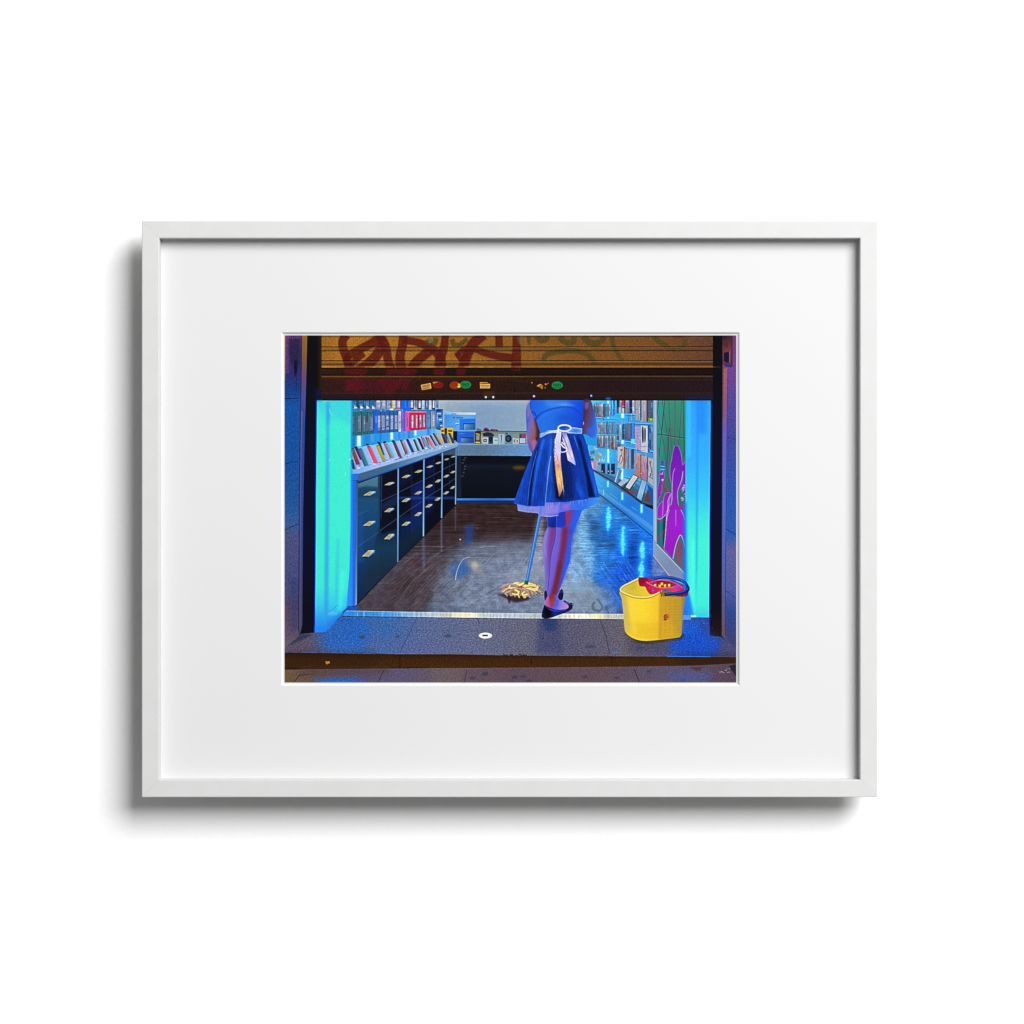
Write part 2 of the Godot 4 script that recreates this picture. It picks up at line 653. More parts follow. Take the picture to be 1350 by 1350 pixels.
	fill(T(2, 1, [86, 130, 164, 130, 164, 255, 86, 255]), c(56, 90, 130))
	fill(T(2, 1, [96, 146, 154, 146, 154, 182, 96, 182]), c(44, 52, 84))
	fill(oval(300 + 132 / 9.0, 115 + 160 / 9.0, 2.4, 2.0), c(190, 40, 110))
	fill(T(2, 1, [94, 186, 158, 186, 158, 244, 94, 244]), c(166, 190, 214))
	# things lying on top of the shelf
	fill(curve(T(1, 1, [1010, 80, 1040, 58, 1070, 72, 1080, 98, 1030, 98]), true), c(60, 30, 66))
	line(T(1, 1, [1020, 74, 1050, 66, 1070, 84]), c(180, 50, 130), 0.8)
	fill(T(1, 1, [1075, 96, 1110, 74, 1180, 82, 1190, 98]), c(70, 44, 60))
	line(T(1, 1, [1120, 82, 1160, 90]), c(200, 90, 110), 0.6)
	for k in 5:
		line(T(1, 1, [935.0 + k * 10, 92, 940.0 + k * 12, 62 + k * 6]), c(60, 66, 72), 0.8)
	# back counter
	fill(T(1, 1, [700, 255, 1640, 258, 1640, 398, 700, 392]), [Vector2(228, 144), Vector2(325, 156), 0.0, c(92, 124, 158), 0.35, c(92, 118, 148), 0.75, c(100, 140, 186), 1.0, c(98, 150, 204)])
	weather(T(1, 1, [700, 255, 1640, 258, 1640, 398, 700, 392]), 0.08, 0.2, 0.2, 31)
	line(T(1, 1, [700, 262, 1620, 262]), c(150, 176, 200), 1.0, -1, 0.7)
	fill(T(1, 1, [690, 392, 1640, 396, 1640, 905, 690, 905]), [Vector2(226, 160), Vector2(226, 215), 0.0, c(10, 13, 22), 0.3, c(15, 20, 34), 1.0, c(9, 14, 22)])
	fill(T(1, 1, [700, 396, 750, 396, 750, 890, 700, 890]), c(22, 32, 48))
	fill(T(1, 1, [800, 500, 1350, 505, 1350, 540, 800, 540]), c(26, 36, 62), 0.5, 2.0)
	for k in [[795, 418], [780, 443], [767, 480], [795, 518], [790, 552], [776, 594], [762, 637]]:
		fill(T(1, 1, [k[0] - 12, k[1] - 6, k[0] + 14, k[1] - 8, k[0] + 10, k[1] + 8, k[0] - 12, k[1] + 8]), c(84, 92, 98), 0.6, 0.3)
	fill(oval(300 + 85 / 9.0, 115 + 535 / 9.0, 9, 2.6), c(112, 84, 26), 0.75, 2.0)
	# skirting
	fill(R(224, 214.8, 322, 221.5), c(20, 44, 92))
	fill(R(224, 215.0, 322, 217.6), [Vector2(224, 0), Vector2(322, 0), 0.0, c(62, 128, 214), 0.5, c(42, 96, 186), 1.0, c(70, 130, 220)])


func draw_floor() -> void:
	var all := PackedVector2Array([Vector2(60, 372), Vector2(95, 355), Vector2(150, 299), Vector2(226, 221), Vector2(330, 221), Vector2(412, 208), Vector2(450, 238), Vector2(530, 310), Vector2(560, 376)])
	fill(all, [Vector2(0, 221), Vector2(0, 372), 0.0, c(54, 37, 37), 0.18, c(50, 35, 37), 0.34, c(58, 44, 48), 0.45, c(70, 64, 74), 0.7, c(78, 74, 86), 1.0, c(70, 70, 84)])
	# the wet sheen in the middle and the brown planks at the left
	fill(curve(PackedVector2Array([Vector2(238, 276), Vector2(300, 270), Vector2(360, 268), Vector2(420, 290), Vector2(420, 372), Vector2(200, 374), Vector2(196, 345), Vector2(214, 306)]), true), c(112, 130, 160), 0.6, 9.0)
	fill(curve(PackedVector2Array([Vector2(260, 296), Vector2(330, 282), Vector2(380, 290), Vector2(400, 330), Vector2(380, 366), Vector2(240, 366), Vector2(226, 340)]), true), c(136, 152, 180), 0.5, 10.0)
	fill(curve(PackedVector2Array([Vector2(350, 232), Vector2(372, 228), Vector2(385, 280), Vector2(380, 340), Vector2(352, 360), Vector2(345, 300)]), true), c(150, 172, 206), 0.5, 6.0)
	fill(PackedVector2Array([Vector2(333, 240), Vector2(342, 238), Vector2(342, 300), Vector2(326, 300)]), c(176, 186, 204), 0.5, 3.0)
	fill(curve(PackedVector2Array([Vector2(100, 356), Vector2(140, 318), Vector2(175, 296), Vector2(205, 300), Vector2(196, 335), Vector2(180, 362), Vector2(120, 366)]), true), c(72, 60, 68), 0.75, 5.0)
	fill(oval(176, 300, 16, 12), c(74, 44, 52), 0.4, 6.0)
	fill(oval(160, 330, 22, 16), c(58, 44, 48), 0.5, 7.0)
	# blue side
	fill(PackedVector2Array([Vector2(382, 222), Vector2(412, 206), Vector2(490, 262), Vector2(540, 320), Vector2(540, 372), Vector2(420, 366), Vector2(398, 310), Vector2(386, 262)]), [Vector2(380, 250), Vector2(490, 330), 0.0, c(96, 160, 214), 0.35, c(48, 132, 220), 0.65, c(22, 96, 226), 1.0, c(20, 84, 214)], 0.9, 6.0)
	fill(PackedVector2Array([Vector2(394, 236), Vector2(434, 244), Vector2(440, 284), Vector2(404, 276)]), c(28, 78, 140), 0.55, 5.0)
	fill(PackedVector2Array([Vector2(448, 262), Vector2(476, 270), Vector2(486, 306), Vector2(460, 310)]), c(12, 44, 130), 0.6, 5.0)
	fill(PackedVector2Array([Vector2(436, 300), Vector2(484, 320), Vector2(470, 345), Vector2(440, 330)]), c(14, 66, 190), 0.5, 5.0)
	fill(PackedVector2Array([Vector2(478, 236), Vector2(487, 268), Vector2(487, 294), Vector2(462, 262), Vector2(450, 240)]), c(34, 120, 240), 0.8, 3.0)
	fill(PackedVector2Array([Vector2(486, 290), Vector2(512, 322), Vector2(500, 330), Vector2(484, 316)]), c(126, 140, 178), 0.7, 2.0)
	fill(PackedVector2Array([Vector2(392, 330), Vector2(430, 330), Vector2(446, 372), Vector2(380, 372)]), c(120, 138, 156), 0.6, 6.0)
	fill(curve(PackedVector2Array([Vector2(378, 236), Vector2(394, 232), Vector2(402, 262), Vector2(408, 300), Vector2(400, 336), Vector2(378, 330), Vector2(380, 280)]), true), c(126, 178, 222), 0.75, 5.0)
	# planks: long fine streaks across
	weather(PackedVector2Array([Vector2(150, 299), Vector2(226, 221), Vector2(350, 221), Vector2(350, 285), Vector2(180, 300)]), 0.42, 0.012, 0.8, 12)
	weather(PackedVector2Array([Vector2(385, 225), Vector2(430, 222), Vector2(486, 262), Vector2(486, 300), Vector2(390, 300)]), 0.3, 0.025, 0.7, 13)
	weather(all, 0.10, 0.3, 0.3, 14)
	weather(all, 0.10, 0.015, 0.5, 16)
	weather(all, 0.22, 0.06, 0.08, 17)
	# wiped bands, light and dark, swinging round the mop
	for k in 70:
		var r := rng.randf_range(30, 120)
		var a0 := rng.randf_range(3.3, 4.5)
		var a1 := a0 + rng.randf_range(0.2, 0.6)
		var ctr := Vector2(306, 364) + Vector2(rng.randf_range(-10, 10), rng.randf_range(-6, 6))
		var p := PackedVector2Array()
		for s in 8:
			var t := lerpf(a0, a1, s / 7.0)
			p.append(ctr + Vector2(cos(t) * r * 1.2, sin(t) * r * 0.75))
		if p[0].x < 150 + (299 - p[0].y) * 0.98 + 6 or p[7].y < 272 or p[0].x < 110:
			continue
		line(p, c(150, 160, 182) if k % 2 else c(46, 38, 44), rng.randf_range(0.8, 2.6), 0.5, rng.randf_range(0.08, 0.24), 0.5)
	for k in 60:
		var x := rng.randf_range(200, 330)
		var y := rng.randf_range(224, 284)
		if x < 226 + (221 - y) * 0.95 + 6:
			continue
		var l := rng.randf_range(8, 34)
		line(PackedVector2Array([Vector2(x, y), Vector2(x + l, y + rng.randf_range(-0.4, 0.4))]), c(130, 112, 112) if k % 3 else c(20, 12, 16), 0.45, 0.2, rng.randf_range(0.15, 0.55))
	for k in 45:
		var x := rng.randf_range(386, 470)
		var y := rng.randf_range(235, 300)
		line(PackedVector2Array([Vector2(x, y), Vector2(x + rng.randf_range(4, 14), y + 0.3)]), c(12, 34, 90) if k % 2 else c(120, 200, 250), 0.6, 0.2, rng.randf_range(0.2, 0.5))
	# mirrored strips
	line(PackedVector2Array([Vector2(183, 266), Vector2(184, 310)]), c(96, 112, 160), 3.0, 3.0, 0.55, 1.0)
	line(PackedVector2Array([Vector2(207, 242), Vector2(207, 285)]), c(110, 116, 160), 2.4, 2.0, 0.55, 0.7)
	line(PackedVector2Array([Vector2(225.5, 226), Vector2(225.5, 258)]), c(100, 110, 150), 1.6, 1.2, 0.5, 0.5)
	fill(PackedVector2Array([Vector2(238, 250), Vector2(250, 250), Vector2(247, 277), Vector2(237, 277)]), c(36, 72, 158), 0.65, 3.0)
	fill(curve(PackedVector2Array([Vector2(222, 302), Vector2(238, 298), Vector2(244, 310), Vector2(232, 320), Vector2(220, 314)]), true), c(46, 100, 176), 0.75, 4.5)
	fill(oval(251, 303, 5.5, 5.5), c(206, 194, 164), 0.85, 3.6)
	fill(oval(258, 312, 5, 5), c(160, 150, 150), 0.5, 3.0)
	# mop arcs
	for k in 120:
		var r := rng.randf_range(40, 130)
		var a0 := rng.randf_range(3.35, 3.9)
		var a1 := a0 + rng.randf_range(0.12, 0.5)
		var ctr := Vector2(300, 372) + Vector2(rng.randf_range(-14, 14), rng.randf_range(-10, 10))
		var p := PackedVector2Array()
		for s in 7:
			var t := lerpf(a0, a1, s / 6.0)
			p.append(ctr + Vector2(cos(t) * r * 1.25, sin(t) * r * 0.85))
		if p[3].x < 150 + (299 - p[3].y) * 0.98 + 6 or p[3].y < 275:
			continue
		line(p, c(196, 196, 206), 0.55, 0.25, rng.randf_range(0.05, 0.26))
	for k in 150:
		var p := Vector2(rng.randf_range(112, 210), rng.randf_range(292, 362))
		if p.x < 150 + (299 - p.y) * 0.98 + 5:
			continue
		var l := rng.randf_range(6, 22)
		line(curve(PackedVector2Array([p, p + Vector2(l * 0.5, -l * 0.42), p + Vector2(l, -l * 0.72)])), c(176, 166, 170), 0.45, 0.15, rng.randf_range(0.06, 0.3))
	line(curve(T(1, 2, [680, 835, 690, 760, 720, 670, 770, 590, 850, 560])), c(210, 220, 235), 0.9, 0.4, 0.8)
	line(curve(T(1, 2, [1040, 640, 1080, 580, 1150, 520, 1230, 470])), c(190, 196, 210), 0.6, 0.3, 0.6)
	line(curve(T(1, 2, [960, 450, 1060, 435, 1180, 440, 1250, 470])), c(200, 200, 215), 0.6, 0.2, 0.6)
	line(curve(T(1, 2, [200, 440, 350, 432, 540, 436])), c(170, 160, 170), 0.6, 0.3, 0.5)
	for k in 130:
		var p := Vector2(rng.randf_range(374, 470), rng.randf_range(290, 362))
		var l := rng.randf_range(8, 30)
		line(curve(PackedVector2Array([p, p + Vector2(l * 0.32, l * 0.5), p + Vector2(l * 0.8, l)])), c(170, 214, 250) if k % 3 else c(18, 60, 150), 0.55, 0.2, rng.randf_range(0.1, 0.5))
	for k in 26:
		var p := Vector2(rng.randf_range(256, 340), rng.randf_range(276, 320))
		var l := rng.randf_range(4, 14)
		line(curve(PackedVector2Array([p, p + Vector2(-l * 0.4, l * 0.5), p + Vector2(-l * 0.5, l)])), c(206, 212, 222), 0.5, 0.2, rng.randf_range(0.12, 0.4))
	specks(Rect2(170, 270, 160, 90), 70, c(226, 230, 240), 0.35, 0.7)
	specks(Rect2(232, 224, 90, 50), 45, c(200, 190, 190), 0.3, 0.7)
	fill(oval(231.8, 269.3, 1.0, 0.8), c(225, 225, 240))
	fill(curve(PackedVector2Array([Vector2(300, 312), Vector2(340, 300), Vector2(342, 320), Vector2(318, 326), Vector2(290, 330)]), true), c(172, 180, 198), 0.4, 5.0)
	fill(curve(PackedVector2Array([Vector2(240, 276), Vector2(320, 274), Vector2(340, 284), Vector2(300, 292), Vector2(246, 288)]), true), c(120, 126, 148), 0.4, 5.0)
	fill(curve(PackedVector2Array([Vector2(372, 330), Vector2(404, 322), Vector2(424, 352), Vector2(420, 366), Vector2(384, 366)]), true), c(146, 164, 184), 0.45, 5.0)
	# mirrored lamps
	for k in [[427, 226, 256, 8.0], [446.5, 252, 288, 9.0], [472, 272, 298, 9.0], [471, 298, 322, 9.0]]:
		var h: float = k[2] - k[1]
		fill(oval(k[0], (k[1] + k[2]) / 2.0 + 3, k[3], h * 0.8), c(26, 116, 246), 0.8, 5.0)
		fill(oval(k[0], (k[1] + k[2]) / 2.0, k[3] * 0.5, h * 0.55), c(36, 190, 255), 0.85, 2.2)
		for n in 14:
			var y := lerpf(k[1], k[2], n / 13.0)
			var w: float = k[3] * rng.randf_range(0.12, 0.4) * (1.2 - absf(n - 6.0) / 9.0)
			var x: float = k[0] + rng.randf_range(-0.8, 0.8)
			fill(R(x - w, y, x + w, y + h / 12.0), c(120, 250, 250), 0.75, 0.6)
	weather(PackedVector2Array([Vector2(385, 225), Vector2(430, 222), Vector2(486, 262), Vector2(486, 330), Vector2(400, 330)]), 0.2, 0.06, 0.6, 15)
	for k in 24:
		var x := rng.randf_range(420, 478)
		var y := rng.randf_range(240, 316)
		line(PackedVector2Array([Vector2(x, y), Vector2(x + 5, y + 0.5)]), c(10, 40, 110), 0.5, 0.2, 0.5)
	for k in 6:
		fill(T(3, 2, [40.0 + k * 20, 548 + (k % 2) * 8, 52.0 + k * 20, 548, 50.0 + k * 20, 582, 40.0 + k * 20, 580]), c(10, 30, 80), 0.6, 0.2)
	# a wet loop mark
	line(curve(T(2, 3, [985, 60, 955, 110, 985, 160, 1040, 165, 1075, 120, 1040, 60, 1010, 20])), c(66, 84, 108), 3.2, 2.4, 0.6, 0.6)
	fill(oval(300 + 1122 / 9.0, 345 + 130 / 9.0, 3, 4), c(48, 80, 130), 0.5, 1.0)


func pack(x0: float, x1: float, ya0: float, yb0: float, ya1: float, yb1: float, body: Vector3, inner: Vector3, gap: Vector3, frame := 0.22) -> void:
	# one hanging package: body, a window with something in it, a narrow darker edge
	var p := PackedVector2Array([Vector2(x0, ya0), Vector2(x1, ya1), Vector2(x1, yb1), Vector2(x0, yb0)])
	fill(p, body)
	var at := func(s: float, t: float) -> Vector2:
		return p[0].lerp(p[1], s).lerp(p[3].lerp(p[2], s), t)
	fill(PackedVector2Array([at.call(frame, 0.2), at.call(1.0 - frame, 0.2), at.call(1.0 - frame, 0.86), at.call(frame, 0.86)]), inner)
	fill(PackedVector2Array([at.call(0.86, 0.0), at.call(1.02, 0.0), at.call(1.02, 1.0), at.call(0.86, 1.0)]), gap)
	for k in 3:
		var t := rng.randf_range(0.25, 0.8)
		fill(PackedVector2Array([at.call(frame, t), at.call(1.0 - frame, t), at.call(1.0 - frame, t + 0.05), at.call(frame, t + 0.08)]), inner * rng.randf_range(0.5, 1.25), 0.8)


func draw_left_shelves() -> void:
	fill(PackedVector2Array([Vector2(86, 84), Vector2(204, 84), Vector2(206, 144), Vector2(150, 160), Vector2(86, 182)]), [Vector2(88, 0), Vector2(206, 0), 0.0, c(40, 140, 220), 0.5, c(70, 170, 245), 1.0, c(130, 190, 235)])
	fill(PackedVector2Array([Vector2(86, 131), Vector2(150, 126), Vector2(200, 118), Vector2(200, 136), Vector2(150, 144), Vector2(86, 152)]), [Vector2(86, 130), Vector2(200, 128), 0.0, c(30, 110, 190), 0.3, c(40, 150, 230), 0.6, c(60, 150, 240), 1.0, c(110, 180, 240)])
	for k in 30:
		var x := rng.randf_range(88, 196)
		fill(R(x, 131 - (x - 88) * 0.11, x + rng.randf_range(1.5, 4), 144 - (x - 88) * 0.11), c(100, 190, 255) if k % 2 else c(20, 90, 190), rng.randf_range(0.15, 0.4), 0.4)
	# tray
	fill(PackedVector2Array([Vector2(86, 150), Vector2(104, 147), Vector2(150, 139), Vector2(200, 130), Vector2(228, 141), Vector2(228, 145), Vector2(150, 167), Vector2(97, 183), Vector2(86, 184)]), [Vector2(90, 160), Vector2(225, 140), 0.0, c(120, 176, 236), 0.2, c(160, 190, 250), 0.6, c(160, 190, 235), 1.0, c(140, 175, 215)])
	line(T(0, 1, [930, 290, 1050, 272, 1180, 255, 1350, 225]), c(110, 220, 255), 1.6, 1.2, 0.7, 0.5)
	line(T(0, 1, [960, 415, 1060, 400, 1180, 370, 1340, 340]), c(110, 220, 255), 2.0, 1.2, 0.6, 0.6)
	for k in 70:
		var t := rng.randf()
		var p := Vector2(lerpf(90, 226, t), lerpf(180, 144, t) - rng.randf_range(0.5, 5.5))
		fill(oval(p.x, p.y, rng.randf_range(0.8, 2.6), rng.randf_range(0.3, 0.8), 8), [c(235, 240, 255), c(60, 100, 150), c(120, 150, 200), c(190, 170, 190)][k % 4], 0.7)
	# lamps
	for k in [[98.3, 132.5, 146, 4.4], [141.5, 128, 137, 3.0], [172.7, 123.5, 132, 2.4], [141.0, 96.5, 98.5, 3.4]]:
		fill(R(k[0] - k[3], k[1], k[0] + k[3], k[2] + 4), c(60, 210, 255), 0.85, 1.6)
		fill(R(k[0] - k[3] * 0.55, k[1], k[0] + k[3] * 0.5, k[2]), c(225, 250, 250), 1.0, 0.6)
	# upper row of packages
	var x := 88.5
	var n := 0
	var upper := [c(30, 90, 140), c(24, 100, 110), c(28, 100, 130), c(40, 110, 180)]
	while x < 202.0:
		var w := lerpf(8.2, 3.6, (x - 88.5) / 115.0)
		var yb := lerpf(96.5, 98.0, (x - 88.5) / 115.0)
		if x < 116:
			pack(x, x + w, 82, yb, 82, yb, upper[n % 4], c(52, 110, 170), c(22, 60, 120))
			fill(PackedVector2Array([Vector2(x + w * 0.35, yb), Vector2(x + w * 0.4, yb - 4.5), Vector2(x + w * 1.0, yb - 0.5)]), c(222, 214, 190))
		elif x < 120:
			fill(R(x, 82, x + w, yb), c(60, 190, 250))
		elif x < 136:
			pack(x, x + w, 82, yb, 82, yb, c(128, 146, 182), c(168, 176, 200), c(24, 70, 120))
		elif x < 148:
			pack(x, x + w, 82, yb, 82, yb, c(196, 176, 60) if n % 2 else c(226, 76, 100), c(190, 200, 220), c(30, 60, 100))
		elif x < 160:
			fill(R(x, 82, x + w, yb + 1), c(20, 104, 240))
		else:
			var tones := [c(190, 190, 215), c(24, 50, 96), c(160, 176, 205), c(36, 70, 130), c(196, 170, 170), c(40, 44, 60), c(130, 180, 230), c(34, 110, 130)]
			pack(x, x + w, 82, yb, 82, yb, tones[n % 8], c(190, 200, 225) if n % 3 else c(90, 120, 170), c(20, 40, 80))
		x += w + 0.3
		n += 1
	fill(PackedVector2Array([Vector2(88, 97), Vector2(150, 98.5), Vector2(202, 98), Vector2(202, 100), Vector2(150, 101.5), Vector2(88, 99)]), c(36, 110, 200))
	for k in 40:
		var px := rng.randf_range(88, 202)
		fill(oval(px, rng.randf_range(97, 101), rng.randf_range(0.5, 1.6), 0.6, 6), [c(190, 40, 70), c(20, 40, 80), c(220, 235, 250), c(30, 90, 180)][k % 4 if px < 116 or k % 4 else 1], 0.8)
	fill(oval(141.3, 97.6, 2.2, 1.2), c(240, 250, 255), 1.0, 0.5)
	# lower row of packages
	var rows := [
		[88.3, 94, 0], [94.4, 102, 0], [102.2, 110, 0], [110.4, 117.4, 0], [117.6, 121.8, 1], [122, 127.4, 2], [127.6, 133, 2], [133.4, 138.8, 2], [139, 144.4, 2], [144.6, 150, 2],
		[150.4, 154.4, 3], [154.6, 160, 4], [160.4, 166, 5], [166, 171.6, 6], [171.8, 176.8, 6], [177, 181.6, 6], [181.8, 186.6, 6], [187, 193, 7], [194, 199, 8], [199.4, 204, 7]]
	for r in rows:
		var a: float = r[0]
		var b: float = r[1]
		var top := 100.0
		var fa := 132.4 - (a - 88) * 0.085
		var fb := 132.4 - (b - 88) * 0.085
		match r[2]:
			0:
				pack(a, b, top, fa, top, fb, c(40, 108, 112), c(86, 120, 160), c(28, 76, 84), 0.26)
				line(PackedVector2Array([Vector2(b - 2.2, 105), Vector2(b - 2.4, fb - 4)]), c(150, 20, 50), 0.9)
				line(PackedVector2Array([Vector2(a + 1.5, fa - 3.2), Vector2(b - 2.4, fb - 3.6)]), c(120, 20, 44), 0.8)
				line(PackedVector2Array([Vector2(a, top), Vector2(b, top)]), c(60, 140, 140), 0.8)
			1: fill(R(a, top, b, fb), [Vector2(0, 100), Vector2(0, 130), 0.0, c(24, 84, 230), 1.0, c(30, 104, 245)])
			2: pack(a, b, top, fa, top, fb, c(50, 96, 160), c(150, 164, 196), c(18, 44, 96), 0.2)
			3: pack(a, b, top, fa, top, fb, c(200, 205, 225), c(170, 185, 215), c(40, 60, 120))
			4: fill(R(a, top, b, fb), [Vector2(a, 0), Vector2(b, 0), 0.0, c(150, 110, 226), 0.6, c(120, 70, 196), 1.0, c(190, 90, 200)])
			5: fill(R(a, top, b, fb), [Vector2(a, 0), Vector2(b, 0), 0.0, c(210, 80, 190), 0.5, c(236, 96, 150), 1.0, c(170, 30, 90)])
			6: pack(a, b, top, fa, top, fb, c(206, 34, 66), c(190, 176, 196), c(140, 14, 44), 0.3)
			7: pack(a, b, top, fa, top, fb, c(60, 120, 180), c(96, 140, 190), c(20, 54, 100))
			8: pack(a, b, top, fa, top, fb, c(130, 140, 160), c(170, 176, 190), c(60, 80, 110))
	line(PackedVector2Array([Vector2(160, 101), Vector2(187, 101)]), c(250, 120, 140), 1.6)
	fill(PackedVector2Array([Vector2(200, 97), Vector2(209, 97), Vector2(209, 126), Vector2(200, 124)]), [Vector2(200, 97), Vector2(209, 126), 0.0, c(20, 70, 160), 0.5, c(60, 140, 230), 1.0, c(20, 60, 130)])
	for k in 6:
		fill(R(200.5 + k, 98 + k * 4, 206 + k * 0.5, 100 + k * 4), c(200, 225, 245) if k % 2 else c(10, 40, 110), 0.7)
	for k in 150:
		var lx := rng.randf_range(89, 203)
		var low := k % 2 == 0
		var ty := 101.0 if low else 85.5
		var by := (130.0 - (lx - 88) * 0.08) if low else 96.0
		var y0 := lerpf(ty, by, rng.randf_range(0.0, 0.6))
		fill(R(lx, y0, lx + rng.randf_range(0.35, 0.9), lerpf(y0, by, rng.randf_range(0.3, 1.0))), [c(214, 224, 240), c(12, 30, 70), c(60, 150, 230), c(180, 150, 180), c(20, 60, 120)][k % 5], rng.randf_range(0.25, 0.7))
	# cases leaning on the tray: [field, head x, head y, foot x, foot y, width, colour, second colour]
	var cases := [
		[0, 795, 440, 822, 552, 32, c(26, 36, 62), c(40, 60, 100)], [0, 802, 305, 872, 500, 42, c(150, 84, 34), c(150, 40, 58)],
		[0, 842, 285, 912, 440, 30, c(22, 52, 58), c(16, 40, 60)], [0, 868, 310, 956, 516, 18, c(150, 36, 210), c(120, 30, 190)], [0, 896, 308, 978, 512, 36, c(44, 130, 120), c(40, 140, 136)],
		[0, 995, 280, 1086, 482, 40, c(250, 66, 84), c(255, 70, 100)], [0, 1118, 230, 1172, 385, 26, c(30, 48, 74), c(30, 50, 90)], [0, 1102, 270, 1180, 455, 34, c(196, 172, 34), c(170, 160, 30)],
		[0, 1180, 235, 1264, 422, 22, c(190, 90, 150), c(220, 60, 90)], [0, 1212, 250, 1284, 415, 22, c(70, 200, 196), c(60, 190, 170)], [0, 1292, 218, 1378, 425, 32, c(74, 60, 80), c(120, 56, 76)],
		[1, 28, 205, 96, 378, 20, c(20, 100, 80), c(24, 120, 70)], [1, 48, 206, 104, 360, 16, c(200, 190, 200), c(196, 40, 70)], [1, 104, 198, 176, 355, 30, c(26, 54, 110), c(30, 70, 150)],
		[1, 186, 200, 240, 336, 22, c(26, 100, 60), c(24, 110, 60)], [1, 230, 182, 296, 320, 18, c(40, 70, 130), c(20, 30, 60)], [1, 250, 190, 304, 318, 12, c(16, 20, 36), c(90, 60, 50)],
		[1, 274, 168, 318, 286, 14, c(236, 50, 130), c(220, 40, 110)], [1, 300, 182, 366, 308, 20, c(56, 190, 190), c(50, 170, 180)], [1, 326, 168, 366, 268, 14, c(70, 50, 40), c(180, 120, 60)],
		[1, 354, 180, 412, 292, 22, c(240, 60, 130), c(250, 130, 110)], [1, 378, 150, 452, 276, 20, c(20, 32, 60), c(40, 60, 120)], [1, 398, 160, 458, 272, 8, c(200, 150, 170), c(150, 120, 160)],
		[1, 418, 128, 498, 266, 22, c(50, 70, 120), c(110, 70, 60)], [1, 448, 130, 514, 244, 12, c(246, 196, 40), c(230, 170, 30)]]
	fill(T(1, 1, [503, 64, 552, 62, 550, 240, 520, 240]), c(236, 176, 26))
	fill(T(1, 1, [550, 68, 582, 68, 582, 240, 548, 240]), c(56, 30, 44))
	fill(T(1, 1, [580, 64, 650, 62, 650, 250, 590, 250]), c(240, 182, 28))
	fill(T(1, 1, [512, 88, 545, 86, 543, 112, 513, 112]), c(60, 44, 30), 0.8)
	fill(T(1, 1, [590, 86, 642, 86, 640, 112, 592, 112]), c(70, 52, 30), 0.7)
	cases.append_array([[1, 520, 130, 560, 246, 24, c(44, 50, 120), c(30, 50, 110)], [1, 545, 140, 584, 244, 14, c(130, 70, 140), c(60, 60, 120)], [1, 572, 130, 608, 240, 14, c(60, 170, 180), c(50, 150, 160)], [1, 604, 124, 654, 246, 26, c(30, 70, 150), c(20, 50, 120)]])
	for k in cases:
		var p := T(k[0], 1, [k[1], k[2], k[3], k[4]])
		var d := (p[1] - p[0]).normalized()
		var w: float = k[5] / 9.0
		var side := Vector2(w, -w * 0.12) / 2.0
		var sh := PackedVector2Array([p[0] - side, p[0] + side, p[1] + side, p[1] - side])
		fill(PackedVector2Array([sh[0] + Vector2(1.2, 0.4), sh[1] + Vector2(1.2, 0.4), sh[2] + Vector2(1.5, 0.4), sh[3] + Vector2(1.5, 0.4)]), c(70, 110, 180), 0.5, 0.6)
		fill(sh, [p[0], p[1], 0.0, k[6], 1.0, k[7]])
		fill(PackedVector2Array([sh[0], sh[0] + Vector2(0.5, 0), sh[3] + Vector2(0.5, 0), sh[3]]), (k[6] as Vector3) * 0.6)
		fill(oval(p[0].x + d.x * 1.0, p[0].y + d.y * 1.0 - 0.4, w * 0.35, 0.8, 10), (k[6] as Vector3) * 0.35)
		fill(PackedVector2Array([sh[1], sh[1] + Vector2(0.35, 0.1), sh[2] + Vector2(0.35, 0.1), sh[2]]), ((k[7] as Vector3) * 1.25).clamp(Vector3.ZERO, Vector3.ONE))
	for k in [[985, 262], [850, 295], [1190, 232], [1288, 220], [1118, 236]]:
		fill(oval(k[0] / 9.0, 115 + k[1] / 9.0, 2.0, 1.3, 12), c(40, 46, 40))
	for k in 26:
		var t := rng.randf()
		fill(oval(lerpf(100, 224, t), lerpf(174, 143, t) + rng.randf_range(-1.5, 1.5), rng.randf_range(0.6, 1.8), 0.5, 8), c(240, 246, 255) if k % 2 else c(50, 90, 140), 0.7)


func handle(i: int, j: int, x0: float, y0: float, x1: float, y1: float) -> void:
	# a bar handle: left, bottom, right, top on the enlarged sheet
	var w := x1 - x0
	var h := y0 - y1
	fill(T(i, j, [x0 + w * 0.06, y0 + h * 0.22, x0 + w * 0.6, y0 + h * 0.22, x1, y1 + h * 0.35, x1 - w * 0.1, y1]), c(6, 8, 14), 0.85)
	fill(T(i, j, [x0 + w * 0.48, y0 + h * 0.18, x1, y1 + h * 0.36, x1, y1 - h * 0.02, x0 + w * 0.46, y0 - h * 0.05]), c(52, 140, 220))
	fill(T(i, j, [x0, y0, x0 + w * 0.5, y1 + h * 0.02, x1, y1, x0 + w * 0.5, y0]), [T(i, j, [x0, y0])[0], T(i, j, [x1, y1])[0], 0.0, c(196, 186, 150), 0.5, c(172, 160, 118), 0.75, c(206, 200, 160), 1.0, c(180, 190, 180)])
	line(T(i, j, [x0 + w * 0.24, y0 - h * 0.05, x0 + w * 0.72, y1 + h * 0.06]), c(110, 98, 66), 0.45, 0.35, 0.8)


